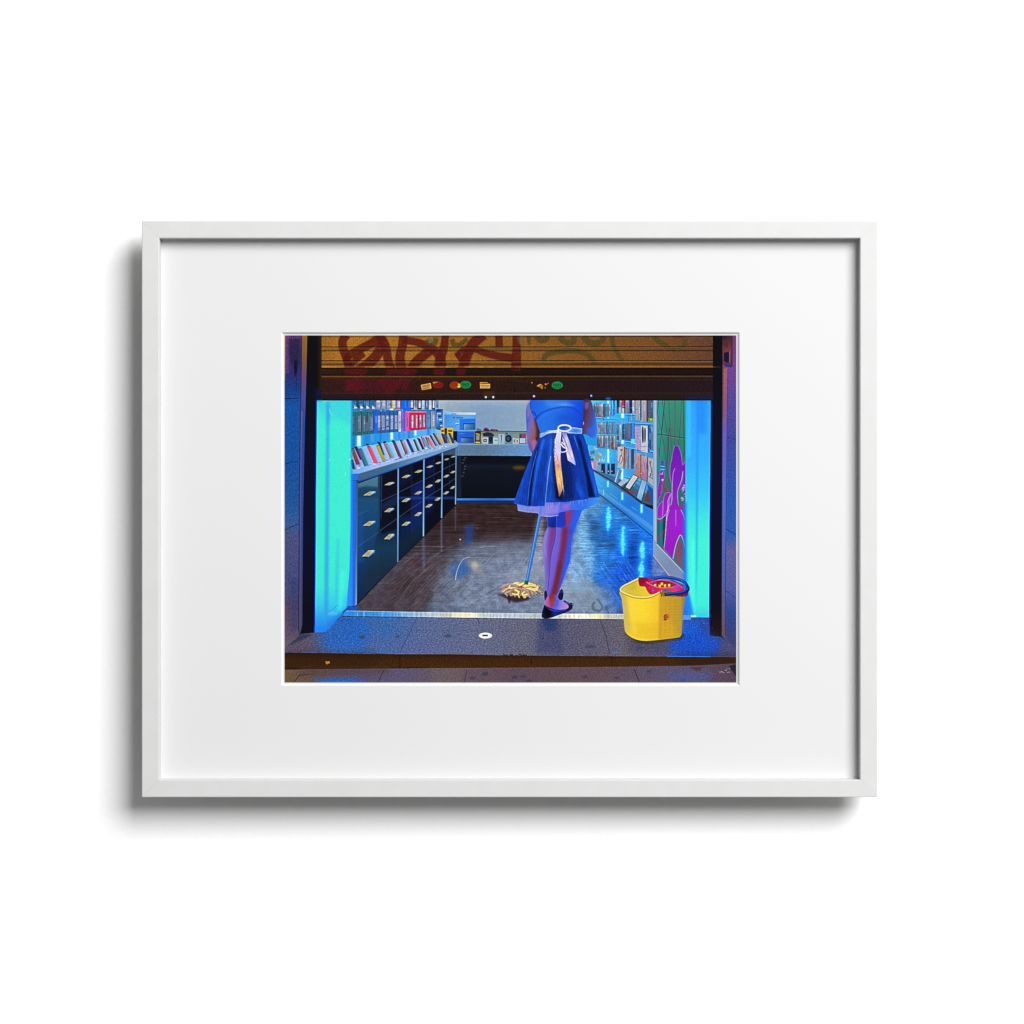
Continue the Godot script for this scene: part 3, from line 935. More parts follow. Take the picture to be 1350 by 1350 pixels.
func draw_left_cabinets() -> void:
	var front := PackedVector2Array([Vector2(97, 194), Vector2(150, 174), Vector2(227, 147), Vector2(227, 223), Vector2(150, 299), Vector2(95, 356.5)])
	fill(front, c(11, 12, 28))
	# first bay
	fill(PackedVector2Array([Vector2(97, 194), Vector2(125.5, 184), Vector2(125.5, 320), Vector2(95, 356)]), [Vector2(100, 190), Vector2(112, 350), 0.0, c(52, 98, 128), 0.1, c(34, 80, 116), 0.3, c(22, 72, 116), 0.5, c(24, 64, 106), 0.75, c(20, 50, 92), 1.0, c(18, 40, 66)])
	fill(PackedVector2Array([Vector2(97, 195), Vector2(124, 185), Vector2(123, 200), Vector2(108, 198), Vector2(97, 202)]), c(78, 122, 146), 0.8, 0.5)
	fill(PackedVector2Array([Vector2(97, 200), Vector2(124, 201), Vector2(124, 214), Vector2(97, 214)]), c(16, 52, 84), 0.5, 2.0)
	fill(PackedVector2Array([Vector2(96, 232), Vector2(104, 230), Vector2(104, 300), Vector2(96, 300)]), c(26, 78, 160), 0.55, 2.5)
	fill(PackedVector2Array([Vector2(125.5, 250), Vector2(150, 236), Vector2(150, 299), Vector2(112, 338), Vector2(104, 330)]), [Vector2(128, 250), Vector2(134, 310), 0.0, c(14, 34, 66), 0.5, c(22, 58, 88), 1.0, c(26, 46, 66)], 0.95, 1.0)
	fill(PackedVector2Array([Vector2(125.5, 184), Vector2(150, 175), Vector2(150, 255), Vector2(128, 262)]), c(13, 14, 32), 1.0, 0.6)
	fill(PackedVector2Array([Vector2(123, 186), Vector2(129, 184), Vector2(128, 240), Vector2(124, 256)]), c(26, 58, 94), 0.9, 0.3)
	line(PackedVector2Array([Vector2(127.0, 184), Vector2(126.3, 256)]), c(9, 16, 34), 0.9)
	fill(PackedVector2Array([Vector2(129, 222), Vector2(150, 210), Vector2(150, 222), Vector2(129, 232)]), c(22, 60, 110), 0.5, 1.5)
	# other bays
	fill(PackedVector2Array([Vector2(168, 200), Vector2(184, 190), Vector2(184, 262), Vector2(168, 260)]), c(18, 34, 120), 0.75, 3.0)
	fill(PackedVector2Array([Vector2(151, 240), Vector2(183, 234), Vector2(183, 262), Vector2(151, 290)]), c(14, 40, 92), 0.7, 4.0)
	fill(PackedVector2Array([Vector2(151, 268), Vector2(183, 250), Vector2(183, 266), Vector2(151, 298)]), c(18, 36, 54), 0.8, 2.0)
	fill(PackedVector2Array([Vector2(185, 200), Vector2(197, 190), Vector2(197, 230), Vector2(185, 236)]), c(15, 26, 92), 0.6, 2.5)
	fill(PackedVector2Array([Vector2(186, 165), Vector2(198, 160), Vector2(198, 180), Vector2(186, 186)]), c(14, 24, 84), 0.7, 2.5)
	fill(PackedVector2Array([Vector2(151, 176), Vector2(168, 170), Vector2(168, 190), Vector2(151, 200)]), c(16, 24, 56), 0.8, 3.0)
	fill(R(150, 212.6, 227, 216.4), c(26, 60, 132), 0.75, 0.8)
	fill(T(1, 1, [535, 360, 683, 300, 683, 388, 470, 388]), c(70, 92, 118), 0.85, 0.5)
	fill(T(1, 1, [560, 385, 683, 385, 683, 400, 560, 440]), c(8, 10, 18), 0.8, 0.8)
	# drawer joints
	for k in [[0, 1, 1140, 935, 1340, 842], [0, 2, 870, 62, 1005, 0], [0, 2, 868, 440, 1120, 262], [0, 2, 1130, 250, 1345, 98], [1, 1, 10, 826, 295, 684], [1, 1, 130, 1035, 292, 930], [1, 2, 10, 90, 132, 0], [1, 1, 315, 676, 515, 570], [1, 1, 315, 902, 515, 776], [1, 1, 532, 556, 685, 480], [1, 1, 530, 766, 683, 658]]:
		line(T(k[0], k[1], [k[2], k[3], k[4], k[5]]), c(66, 104, 146), 0.55, 0.5, 0.85)
	for k in [[168, 170, 260], [197, 161, 208], [217.5, 162, 200]]:
		line(PackedVector2Array([Vector2(k[0], k[1]), Vector2(k[0], k[2])]), c(40, 62, 96), 0.5, 0.5, 0.7)
	# metal uprights
	line(PackedVector2Array([Vector2(150, 173), Vector2(149.4, 299)]), [Vector2(0, 175), Vector2(0, 299), 0.0, c(110, 150, 196), 0.5, c(96, 160, 220), 1.0, c(90, 130, 180)], 1.7)
	line(PackedVector2Array([Vector2(184, 162), Vector2(183.2, 265)]), [Vector2(0, 162), Vector2(0, 265), 0.0, c(100, 150, 210), 0.5, c(96, 140, 196), 1.0, c(120, 180, 236)], 1.8)
	line(PackedVector2Array([Vector2(208.3, 154), Vector2(207.2, 241)]), [Vector2(0, 154), Vector2(0, 241), 0.0, c(120, 156, 190), 0.5, c(96, 150, 210), 1.0, c(110, 170, 226)], 1.6)
	line(PackedVector2Array([Vector2(226.4, 147), Vector2(225.6, 223)]), [Vector2(0, 147), Vector2(0, 223), 0.0, c(100, 150, 200), 0.5, c(110, 140, 180), 1.0, c(130, 190, 240)], 1.2)
	for b in [[0, 1, 935, 865, 1085, 817], [0, 2, 930, 190, 1080, 134], [0, 2, 918, 555, 1072, 480], [0, 1, 1185, 742, 1305, 708], [0, 2, 1180, 26, 1302, -20], [0, 2, 1180, 350, 1306, 288],
		[1, 1, 38, 656, 146, 622], [1, 1, 38, 940, 146, 898], [1, 2, 38, 188, 146, 143], [1, 1, 190, 594, 288, 564], [1, 1, 190, 852, 282, 816], [1, 2, 190, 74, 280, 30],
		[1, 1, 330, 536, 415, 510], [1, 1, 324, 772, 409, 738], [1, 1, 320, 1006, 406, 968], [1, 1, 437, 490, 514, 466], [1, 1, 432, 710, 509, 676], [1, 1, 430, 926, 504, 890],
		[1, 1, 540, 446, 604, 426], [1, 1, 533, 651, 604, 620], [1, 1, 533, 850, 602, 818], [1, 1, 620, 414, 683, 396], [1, 1, 613, 600, 679, 574], [1, 1, 613, 786, 675, 755]]:
		handle(b[0], b[1], b[2], b[3], b[4], b[5])
	# counter edge
	fill(PackedVector2Array([Vector2(96.5, 182.3), Vector2(150, 166.3), Vector2(229, 143.6), Vector2(228, 147.2), Vector2(150, 174.2), Vector2(97, 192.2)]), [Vector2(97, 185), Vector2(228, 145), 0.0, c(66, 100, 132), 0.3, c(66, 104, 148), 0.6, c(104, 146, 196), 1.0, c(120, 160, 200)])
	line(PackedVector2Array([Vector2(97, 192.6), Vector2(150, 174.8), Vector2(228, 147.6)]), c(30, 84, 168), 1.6, 1.0)
	line(PackedVector2Array([Vector2(97, 195), Vector2(125, 185)]), c(4, 8, 18), 1.2, 0.6)
	line(PackedVector2Array([Vector2(97, 182.6), Vector2(150, 166.6), Vector2(229, 144)]), c(150, 186, 220), 0.7, 0.6, 0.7)
	# side of the cabinet
	fill(PackedVector2Array([Vector2(87.6, 183), Vector2(97, 182), Vector2(97, 191), Vector2(87.6, 192)]), c(40, 108, 236))
	fill(PackedVector2Array([Vector2(87, 191.5), Vector2(94.4, 191), Vector2(93, 357.4), Vector2(80, 357.4), Vector2(82, 344)]), [Vector2(86, 0), Vector2(94, 0), 0.0, c(40, 130, 246), 0.4, c(32, 100, 238), 1.0, c(38, 104, 236)])
	line(PackedVector2Array([Vector2(87.6, 191.6), Vector2(96, 191.2)]), c(26, 70, 170), 0.6)
	fill(PackedVector2Array([Vector2(94.4, 191), Vector2(96.8, 194), Vector2(95.4, 356), Vector2(93, 357.4)]), [Vector2(0, 191), Vector2(0, 356), 0.0, c(54, 96, 140), 0.5, c(70, 110, 150), 1.0, c(120, 156, 186)])
	line(PackedVector2Array([Vector2(83, 357.4), Vector2(93, 357.4), Vector2(96, 355.4)]), c(6, 10, 30), 1.0)


func goods(x0: float, x1: float, yt0: float, yb0: float, yt1: float, yb1: float, w: float, tones: Array, gaps: Vector3) -> void:
	# a row of thin packages seen at a slant, each with its own tone
	fill(PackedVector2Array([Vector2(x0, yt0), Vector2(x1, yt1), Vector2(x1, yb1), Vector2(x0, yb0)]), gaps)
	var x := x0
	var n := rng.randi() % tones.size()
	while x < x1 - 0.5:
		var ww := w * rng.randf_range(0.75, 1.25)
		var t := (x - x0) / (x1 - x0)
		var a := lerpf(yt0, yt1, t) + rng.randf_range(-0.3, 0.8)
		var b := lerpf(yb0, yb1, t) - rng.randf_range(0, 0.8)
		var tone: Vector3 = tones[n % tones.size()]
		fill(R(x, a, minf(x + ww * 0.74, x1), b), [Vector2(x, a), Vector2(x + ww * 0.3, b), 0.0, (tone * 1.12).clamp(Vector3.ZERO, Vector3.ONE), 1.0, tone * 0.82])
		if ww > 2.0:
			fill(R(x + ww * 0.16, lerpf(a, b, 0.2), x + ww * 0.52, lerpf(a, b, rng.randf_range(0.5, 0.85))), tone * rng.randf_range(0.35, 0.8), 0.7)
			fill(R(x + ww * 0.1, lerpf(a, b, 0.86), x + ww * 0.6, lerpf(a, b, 0.9)), c(40, 70, 120), 0.6)
		x += ww
		n += 1 + rng.randi() % 2


func draw_right_shelves() -> void:
	var zone := PackedVector2Array([Vector2(400, 84), Vector2(488, 84), Vector2(488, 225), Vector2(400, 180)])
	fill(zone, [Vector2(400, 0), Vector2(488, 0), 0.0, c(70, 176, 236), 0.4, c(60, 160, 232), 1.0, c(70, 140, 200)])
	fill(PackedVector2Array([Vector2(392, 130), Vector2(412, 132), Vector2(412, 146), Vector2(398, 144)]), c(36, 150, 220))
	fill(R(404, 84, 430, 91), [Vector2(404, 0), Vector2(430, 0), 0.0, c(90, 190, 235), 1.0, c(40, 160, 225)])
	var cool := [c(150, 168, 186), c(60, 120, 160), c(186, 196, 206), c(90, 100, 120), c(40, 170, 220), c(120, 150, 170), c(150, 120, 150), c(176, 186, 190)]
	var warm := [c(160, 150, 160), c(150, 60, 60), c(176, 180, 186), c(70, 130, 180), c(120, 130, 146), c(180, 140, 130)]
	# far bay
	goods(407, 430, 90, 107, 90.5, 109, 2.6, cool, c(24, 70, 110))
	goods(430, 439, 86, 106, 86, 104, 1.9, [c(30, 130, 250), c(90, 200, 255), c(24, 90, 220)], c(20, 90, 200))
	goods(413, 441, 115, 130, 114, 132, 2.3, warm, c(22, 80, 130))
	goods(412, 444, 132, 148, 131, 152, 2.4, warm, c(30, 90, 140))
	# nearer bay
	goods(438, 455, 84, 104, 84, 104, 4.2, [c(24, 34, 66), c(150, 150, 160), c(190, 40, 90), c(30, 40, 60)], c(40, 130, 200))
	fill(R(441, 95, 444, 104), c(176, 172, 170))
	fill(R(444.6, 86, 448, 95), c(200, 36, 84))
	fill(R(445, 96, 448, 105), c(196, 180, 190))
	goods(438, 462, 117, 138, 117, 140, 3.2, [c(190, 192, 190), c(30, 34, 54), c(160, 40, 50), c(70, 84, 110)], c(30, 90, 160))
	goods(455, 463, 84, 103, 84, 104, 3.2, [c(26, 50, 110), c(196, 200, 210), c(30, 90, 220)], c(10, 50, 130))
	fill(R(463, 84, 469, 112), c(150, 156, 164))
	fill(R(469.3, 84, 471, 112), c(24, 60, 110))
	fill(R(471, 84, 477.6, 114), [Vector2(471, 84), Vector2(478, 114), 0.0, c(168, 162, 176), 1.0, c(150, 140, 158)])
	fill(R(477.4, 84, 480, 114), c(90, 56, 74))
	fill(R(480, 84, 486.5, 110), [Vector2(0, 84), Vector2(0, 110), 0.0, c(56, 96, 126), 0.6, c(66, 100, 124), 1.0, c(50, 84, 96)])
	fill(R(480, 109, 486.5, 114), c(106, 160, 44))
	fill(oval(483.4, 111, 0.8, 1.0, 8), c(220, 235, 200))
	# shelves of clear plastic
	for k in [[405, 108.5, 440, 110.5, 1.6], [438, 104.5, 463, 104.5, 2.6], [412, 131, 442, 132, 1.0], [438, 139.5, 466, 141, 1.8], [450, 115.4, 487, 117.2, 1.8], [450, 148, 487, 153.5, 2.4], [448, 186, 470, 192, 1.4]]:
		line(PackedVector2Array([Vector2(k[0], k[1]), Vector2(k[2], k[3])]), c(50, 150, 230), k[4], k[4] * 1.2)
		line(PackedVector2Array([Vector2(k[0], k[1] - 0.4), Vector2(k[2], k[3] - 0.4)]), c(150, 214, 245), 0.5, 0.6, 0.8)
		line(PackedVector2Array([Vector2(k[0], k[1] + k[4] * 0.6), Vector2(k[2], k[3] + k[4] * 0.6)]), c(10, 40, 80), 0.6, 0.7, 0.8)
	# second shelf, near: white boxes
	fill(R(451, 116, 462, 139), c(60, 90, 140))
	fill(R(453, 116, 456.5, 136), c(92, 106, 118))
	fill(R(457, 115.5, 461.8, 137), [Vector2(457, 0), Vector2(462, 0), 0.0, c(24, 80, 200), 0.5, c(60, 150, 240), 1.0, c(20, 60, 160)])
	fill(R(457, 136.5, 462, 142.5), c(90, 225, 250))
	fill(PackedVector2Array([Vector2(462, 120), Vector2(469.4, 120.5), Vector2(470, 152), Vector2(463, 150)]), c(170, 152, 194))
	for k in 6:
		line(PackedVector2Array([Vector2(463.5, 124 + k * 4), Vector2(469, 124.6 + k * 4)]), c(150, 110, 166), 0.8, 0.6, 0.6)
	fill(PackedVector2Array([Vector2(470, 119), Vector2(479, 119.5), Vector2(479, 155), Vector2(470.4, 153)]), c(188, 192, 200))
	fill(curve(PackedVector2Array([Vector2(471.4, 122), Vector2(473.6, 122), Vector2(473.8, 140), Vector2(471.6, 140)]), true), c(50, 62, 76))
	fill(curve(PackedVector2Array([Vector2(474.6, 123), Vector2(476.6, 124), Vector2(476.4, 139), Vector2(474.6, 140)]), true), c(64, 76, 88))
	for k in 4:
		fill(R(471 + k * 2.0, 145.5 + (k % 2) * 0.6, 472 + k * 2.0, 147.5), c(100, 90, 110), 0.8)
	fill(R(479, 118, 482, 154), c(26, 84, 170))
	goods(482, 487, 120, 150, 121, 152, 2.4, [c(150, 170, 190), c(60, 90, 130), c(96, 160, 200)], c(20, 50, 100))
	# third shelf
	fill(PackedVector2Array([Vector2(439.6, 147), Vector2(450, 146), Vector2(449, 177), Vector2(439, 174)]), c(186, 182, 186))
	fill(PackedVector2Array([Vector2(443, 150), Vector2(446.4, 149.6), Vector2(446, 152), Vector2(443, 152.4)]), c(196, 70, 50))
	line(curve(PackedVector2Array([Vector2(441, 168), Vector2(444, 158), Vector2(446, 164), Vector2(443, 170)])), c(96, 84, 96), 1.0)
	fill(PackedVector2Array([Vector2(447.4, 147), Vector2(450, 146.4), Vector2(449, 177), Vector2(446.6, 176)]), c(168, 70, 44))
	fill(R(450.6, 150, 461, 176), [Vector2(450, 0), Vector2(461, 0), 0.0, c(120, 150, 176), 0.4, c(80, 116, 150), 0.42, c(150, 170, 190), 0.6, c(110, 140, 170), 0.62, c(60, 90, 130), 1.0, c(20, 50, 110)])
	fill(PackedVector2Array([Vector2(462, 155), Vector2(470.5, 156), Vector2(470.5, 189), Vector2(462, 186)]), [Vector2(462, 156), Vector2(470, 188), 0.0, c(196, 150, 146), 1.0, c(168, 110, 110)])
	line(PackedVector2Array([Vector2(470, 157), Vector2(470, 189)]), c(140, 84, 40), 1.4)
	fill(PackedVector2Array([Vector2(471, 158.5), Vector2(479.4, 160.4), Vector2(478.6, 192), Vector2(471, 190)]), [Vector2(471, 160), Vector2(479, 190), 0.0, c(176, 150, 176), 1.0, c(160, 110, 146)])
	line(PackedVector2Array([Vector2(479, 160.4), Vector2(478.4, 192.4)]), c(150, 30, 56), 1.3)
	fill(oval(472.6, 182, 1.2, 1.8, 10), c(200, 60, 80))
	fill(PackedVector2Array([Vector2(480, 161), Vector2(487, 163), Vector2(487, 200), Vector2(479.6, 193)]), c(160, 172, 178))
	line(curve(PackedVector2Array([Vector2(482, 186), Vector2(484, 178), Vector2(482, 168)])), c(60, 70, 84), 1.0)
	fill(R(482, 166, 484, 169), c(196, 80, 66))
	line(PackedVector2Array([Vector2(480, 186), Vector2(487, 190)]), c(70, 80, 96), 0.8)
	# far low goods
	for k in 26:
		var p := Vector2(rng.randf_range(399, 420), rng.randf_range(143, 170))
		fill(R(p.x, p.y, p.x + rng.randf_range(1.5, 4.5), p.y + rng.randf_range(2, 5)), [c(170, 172, 176), c(96, 110, 116), c(130, 150, 160), c(60, 84, 100), c(190, 186, 190)][k % 5], 0.9)
	fill(oval(407.4, 154, 1.8, 2.6, 10), c(66, 130, 100))
	fill(oval(413, 160, 3.0, 4.0, 12), c(140, 150, 152))
	fill(R(405, 166, 411, 176), c(200, 120, 190))
	fill(R(404.4, 168, 407.4, 175), c(180, 190, 216))
	for k in [[418, 166], [421.5, 165], [425, 166]]:
		line(PackedVector2Array([Vector2(k[0], k[1]), Vector2(k[0] + 2.6, k[1] - 7)]), c(120, 220, 255), 1.4, 1.0)
	fill(PackedVector2Array([Vector2(416.6, 168), Vector2(438, 168.5), Vector2(438, 186), Vector2(416.6, 184)]), c(80, 140, 190))
	for k in [[417.8, 423], [426, 429], [430.6, 436]]:
		fill(R(k[0], 169, k[1], 183), c(22, 40, 70))
		fill(R(k[0] + 0.7, 178.5, k[0] + 1.8, 180), c(200, 215, 230))
	fill(R(413, 171, 416, 181), c(150, 140, 150))
	for k in 260:
		var lx := rng.randf_range(406, 486)
		var ly := rng.randf_range(86, 150 + (lx - 406) * 0.5)
		if lx > 486 or (lx < 413 and ly > 110 and ly < 142):
			continue
		if k % 4:
			fill(R(lx, ly, lx + rng.randf_range(0.35, 0.9), ly + rng.randf_range(3, 10)), [c(220, 230, 240), c(14, 34, 70), c(50, 170, 240), c(150, 120, 140), c(30, 70, 120), c(190, 196, 204)][k % 6], rng.randf_range(0.25, 0.65))
		else:
			fill(R(lx, ly, lx + rng.randf_range(1.2, 3.2), ly + rng.randf_range(0.4, 0.9)), [c(230, 240, 250), c(20, 40, 80), c(180, 60, 70)][k % 3], rng.randf_range(0.3, 0.7))
	for k in [[427, 120, 6], [446, 122, 7], [436, 106, 5], [427, 160, 7], [446, 184, 6]]:
		fill(oval(k[0], k[1], k[2], 14), c(60, 190, 255), 0.35, 5.0)
	# lamps between the bays
	for k in [[427, 84, 90, 1.3], [427, 150, 168, 1.2], [446, 103, 109, 1.9], [446, 138, 143, 1.6], [445.4, 176, 193, 1.3], [427, 108, 109.5, 1.3]]:
		fill(R(k[0] - k[3] * 3, k[1] - 1, k[0] + k[3] * 3, k[2] + 1), c(40, 190, 255), 0.75, 1.8)
		fill(R(k[0] - k[3], k[1], k[0] + k[3], k[2]), c(214, 255, 255), 1.0, 0.5)
	for k in 20:
		fill(R(rng.randf_range(424, 448), rng.randf_range(86, 150), 0, 0).slice(0, 1) + PackedVector2Array([Vector2(rng.randf_range(424, 448), rng.randf_range(100, 150)), Vector2(436, 120)]), c(60, 190, 250), 0.10, 0.6)
	# ledge
	fill(PackedVector2Array([Vector2(405, 176), Vector2(440, 188), Vector2(487, 214), Vector2(487, 224), Vector2(470, 224), Vector2(408, 184)]), [Vector2(406, 0), Vector2(487, 0), 0.0, c(80, 110, 140), 0.3, c(56, 104, 150), 1.0, c(50, 84, 124)])
	# leaning devices
	fill(PackedVector2Array([Vector2(440, 177), Vector2(445.5, 178), Vector2(438, 197), Vector2(434.6, 193)]), c(90, 130, 170))
	line(PackedVector2Array([Vector2(440.4, 178), Vector2(436, 194)]), c(170, 200, 224), 1.2)
	fill(PackedVector2Array([Vector2(448, 188), Vector2(455, 191), Vector2(444, 199), Vector2(440, 196)]), c(160, 180, 200))
	fill(PackedVector2Array([Vector2(460.5, 183), Vector2(467.8, 187), Vector2(455, 206), Vector2(446, 201)]), c(34, 52, 74))
	fill(PackedVector2Array([Vector2(460.2, 184), Vector2(466, 187), Vector2(455, 203), Vector2(450, 200)]), c(196, 196, 200))
	fill(PackedVector2Array([Vector2(441.6, 202), Vector2(448, 201), Vector2(463, 206), Vector2(461, 209), Vector2(446, 207)]), c(60, 80, 90))
	line(PackedVector2Array([Vector2(441, 202), Vector2(447, 206.6), Vector2(463, 206.4)]), c(170, 40, 66), 1.0)
	fill(PackedVector2Array([Vector2(463, 195), Vector2(470, 200), Vector2(468, 206), Vector2(461, 201)]), c(60, 110, 160))
	fill(PackedVector2Array([Vector2(471, 189), Vector2(478.4, 193), Vector2(472, 220), Vector2(464, 215)]), c(40, 74, 110))
	fill(PackedVector2Array([Vector2(471.6, 190), Vector2(477.6, 193.4), Vector2(470.6, 218), Vector2(464.8, 214)]), [Vector2(472, 190), Vector2(468, 218), 0.0, c(120, 168, 210), 0.6, c(150, 186, 214), 1.0, c(110, 160, 200)])
	fill(PackedVector2Array([Vector2(479, 203), Vector2(483, 208), Vector2(483, 220), Vector2(474, 219)]), c(96, 60, 54))
	fill(PackedVector2Array([Vector2(478.6, 196), Vector2(487, 204), Vector2(487, 222), Vector2(483, 220)]), c(26, 84, 160))
	# fascia under the ledge
	fill(PackedVector2Array([Vector2(408, 180), Vector2(450, 208), Vector2(471.5, 223), Vector2(487, 230), Vector2(487, 266), Vector2(450, 236), Vector2(413, 208)]), [Vector2(410, 190), Vector2(480, 250), 0.0, c(70, 170, 232), 0.3, c(52, 140, 206), 0.6, c(34, 116, 214), 1.0, c(40, 128, 226)])
	line(PackedVector2Array([Vector2(406, 177), Vector2(436, 194.5), Vector2(450, 204.5), Vector2(471, 221), Vector2(487, 226)]), c(14, 32, 56), 1.2, 1.8)
	for k in [[414, 196, 419], [429, 208, 440], [458, 226, 466]]:
		line(PackedVector2Array([Vector2(k[0], k[1]), Vector2(k[2], k[1] + (k[2] - k[0]) * 0.75)]), c(120, 200, 240), 1.0, 0.6, 0.5)
	line(PackedVector2Array([Vector2(414, 203), Vector2(450, 229), Vector2(487, 256)]), c(110, 170, 220), 3.0, 6.0, 0.45, 0.6)
	line(PackedVector2Array([Vector2(415, 209), Vector2(450, 236.2), Vector2(487, 266.4)]), c(8, 24, 60), 0.7, 1.0)
	for k in [[426.6, 192, 202, 1.1], [445.6, 207, 219, 1.2], [471, 223, 236, 1.4]]:
		fill(R(k[0] - 3, k[1], k[0] + 3, k[2]), c(30, 150, 255), 0.7, 2.0)
		fill(R(k[0] - k[3], k[1], k[0] + k[3], k[2] - 2), c(150, 245, 255), 1.0, 0.7)
	fill(PackedVector2Array([Vector2(420.5, 203), Vector2(421.3, 203), Vector2(421.3, 211), Vector2(420.5, 211)]), c(180, 220, 245), 0.7)


func draw_right_panels() -> void:
	# painted green panel with a white post and sill
	var panel := PackedVector2Array([Vector2(491, 84), Vector2(529, 84), Vector2(529, 314), Vector2(491, 273)])
	fill(panel, [Vector2(491, 90), Vector2(529, 300), 0.0, c(52, 140, 116), 0.25, c(38, 128, 108), 0.6, c(30, 112, 104), 1.0, c(24, 104, 96)])
	fill(PackedVector2Array([Vector2(491, 84), Vector2(500, 84), Vector2(500, 200), Vector2(491, 200)]), c(40, 160, 150), 0.5, 3.0)
	# thin spokes
	for k in [[491, 98, 500, 140, 509, 208], [498, 84, 506, 140, 514, 222], [507, 84, 509, 130, 512, 160], [515.4, 84, 515, 115, 515, 145], [524, 84, 522, 120, 519.6, 146], [492, 145, 497, 170, 505, 214], [527.6, 148, 525, 170, 524, 180], [491, 176, 496, 190, 503, 207]]:
		line(PackedVector2Array([Vector2(k[0], k[1]), Vector2(k[2], k[3]), Vector2(k[4], k[5])]), c(128, 50, 92), 0.9, 1.1, 0.9)
	for k in [[494, 84, 491.5, 104], [502, 84, 498, 125], [526, 84, 527.4, 160], [507.6, 122, 504, 176], [500, 100, 494, 160]]:
		line(PackedVector2Array([Vector2(k[0], k[1]), Vector2(k[2], k[3])]), c(16, 64, 66), 0.8, 0.7, 0.75)
	line(PackedVector2Array([Vector2(491, 130), Vector2(529, 135.8)]), c(18, 50, 50), 0.9)
	line(PackedVector2Array([Vector2(496, 131.8), Vector2(529, 136.8)]), c(180, 150, 130), 0.4, 0.4, 0.6)
	# abstract purple growth with pale outlines
	var stem := T(3, 1, [604, 270, 622, 280, 640, 312, 655, 360, 664, 410, 670, 460, 674, 508, 690, 494, 704, 462, 712, 462, 712, 1100, 712, 1580, 575, 1640, 455, 1500, 470, 1365, 480, 1235, 486, 1130, 494, 1070, 520, 1000, 545, 930, 548, 850, 550, 722, 536, 690, 526, 640, 525, 560, 533, 488, 546, 450, 556, 370, 577, 288, 590, 274])
	fill(stem, [Vector2(510, 145), Vector2(512, 295), 0.0, c(104, 26, 176), 0.35, c(128, 32, 184), 0.7, c(158, 30, 200), 1.0, c(140, 30, 190)])
	line(stem, c(190, 170, 226), 0.5, 0.5, 0.7)
	var lobe := T(3, 1, [548, 848, 520, 832, 492, 829, 470, 845, 456, 878, 447, 924, 402, 968, 382, 1006, 374, 1050, 374, 1135, 400, 1147, 440, 1130, 472, 1098, 500, 1040, 522, 960])
	fill(lobe, [Vector2(500, 208), Vector2(496, 240), 0.0, c(136, 34, 188), 1.0, c(160, 32, 204)])
	line(lobe, c(196, 176, 230), 0.5, 0.5, 0.7)
	var side := curve(T(3, 1, [405, 580, 430, 572, 455, 590, 458, 660, 436, 690, 428, 800, 400, 900, 380, 960, 378, 800, 398, 700]), true)
	fill(side, c(132, 36, 184))
	line(side, c(180, 150, 220), 0.5, 0.5, 0.6)
	fill(T(3, 1, [405, 450, 462, 448, 474, 575, 412, 572]), c(40, 120, 190))
	fill(T(3, 1, [418, 455, 455, 455, 455, 490, 420, 490]), c(110, 60, 130))
	for k in 4:
		line(T(3, 1, [414, 500.0 + k * 18, 462, 505.0 + k * 17]), c(150, 190, 230) if k % 2 else c(60, 40, 120), 0.8)
	line(T(3, 1, [410, 610, 440, 612, 436, 590]), c(220, 210, 240), 0.8)
	fill(oval(450 + 438 / 9.0, 115 + 680 / 9.0, 1.4, 1.2, 10), c(190, 200, 230))
	fill(curve(T(3, 1, [680, 578, 690, 620, 680, 700, 650, 770, 660, 700, 668, 620]), true), c(36, 120, 140))
	line(curve(T(3, 1, [680, 578, 665, 680, 620, 810, 620, 920, 630, 985])), c(206, 190, 232), 0.6)
	fill(curve(T(3, 1, [622, 815, 660, 770, 700, 860, 704, 960, 660, 1035, 630, 980]), true), c(34, 110, 108))
	for k in 4:
		line(T(3, 1, [640.0 + k * 16, 1030, 690, 930.0 + k * 22]), c(176, 30, 96), 1.1, 0.8)
	for k in 9:
		var p := Vector2(rng.randf_range(522.5, 527), rng.randf_range(196, 218))
		line(curve(PackedVector2Array([p, p + Vector2(1.6, -2), p + Vector2(2.4, 1.0), p + Vector2(0.6, 2.4)])), c(196, 186, 226), 0.6, 0.5, 0.85)
	line(curve(T(3, 1, [585, 545, 565, 600, 555, 720, 552, 900, 540, 980])), c(196, 160, 226), 0.6)
	line(curve(T(3, 1, [548, 845, 520, 900, 510, 990, 490, 1060])), c(206, 190, 232), 0.5)
	line(curve(T(3, 1, [530, 850, 500, 940, 505, 1035])), c(206, 190, 232), 0.5)
	line(curve(T(3, 1, [445, 930, 442, 1035, 436, 1200])), c(206, 170, 232), 0.5)
	for k in [[398, 770, 470, 830], [420, 690, 520, 830], [385, 830, 445, 900]]:
		line(T(3, 1, [k[0], k[1], k[2], k[3]]), c(180, 30, 100), 1.2)
	# lower part of the panel
	var gap := curve(T(3, 2, [372, 105, 420, 100, 470, 65, 470, 180, 462, 320, 455, 465, 372, 385]), true)
	fill(gap, [T(3, 2, [372, 200])[0], T(3, 2, [470, 200])[0], 0.0, c(28, 112, 100), 0.6, c(26, 96, 110), 1.0, c(20, 60, 80)])
	for k in [[372, 140, 465, 115, 2.0], [372, 360, 465, 235, 2.0], [430, 470, 465, 380, 1.4]]:
		line(T(3, 2, [k[0], k[1], k[2], k[3]]), c(168, 30, 90), k[4])
	for k in [432, 412, 455]:
		line(T(3, 2, [k, 80, k - 3, 440]), c(40, 130, 160) if k != 455 else c(10, 40, 60), 1.0, 1.0, 0.8)
	line(curve(T(3, 2, [372, 100, 400, 112, 440, 95, 472, 60])), c(206, 190, 232), 0.7)
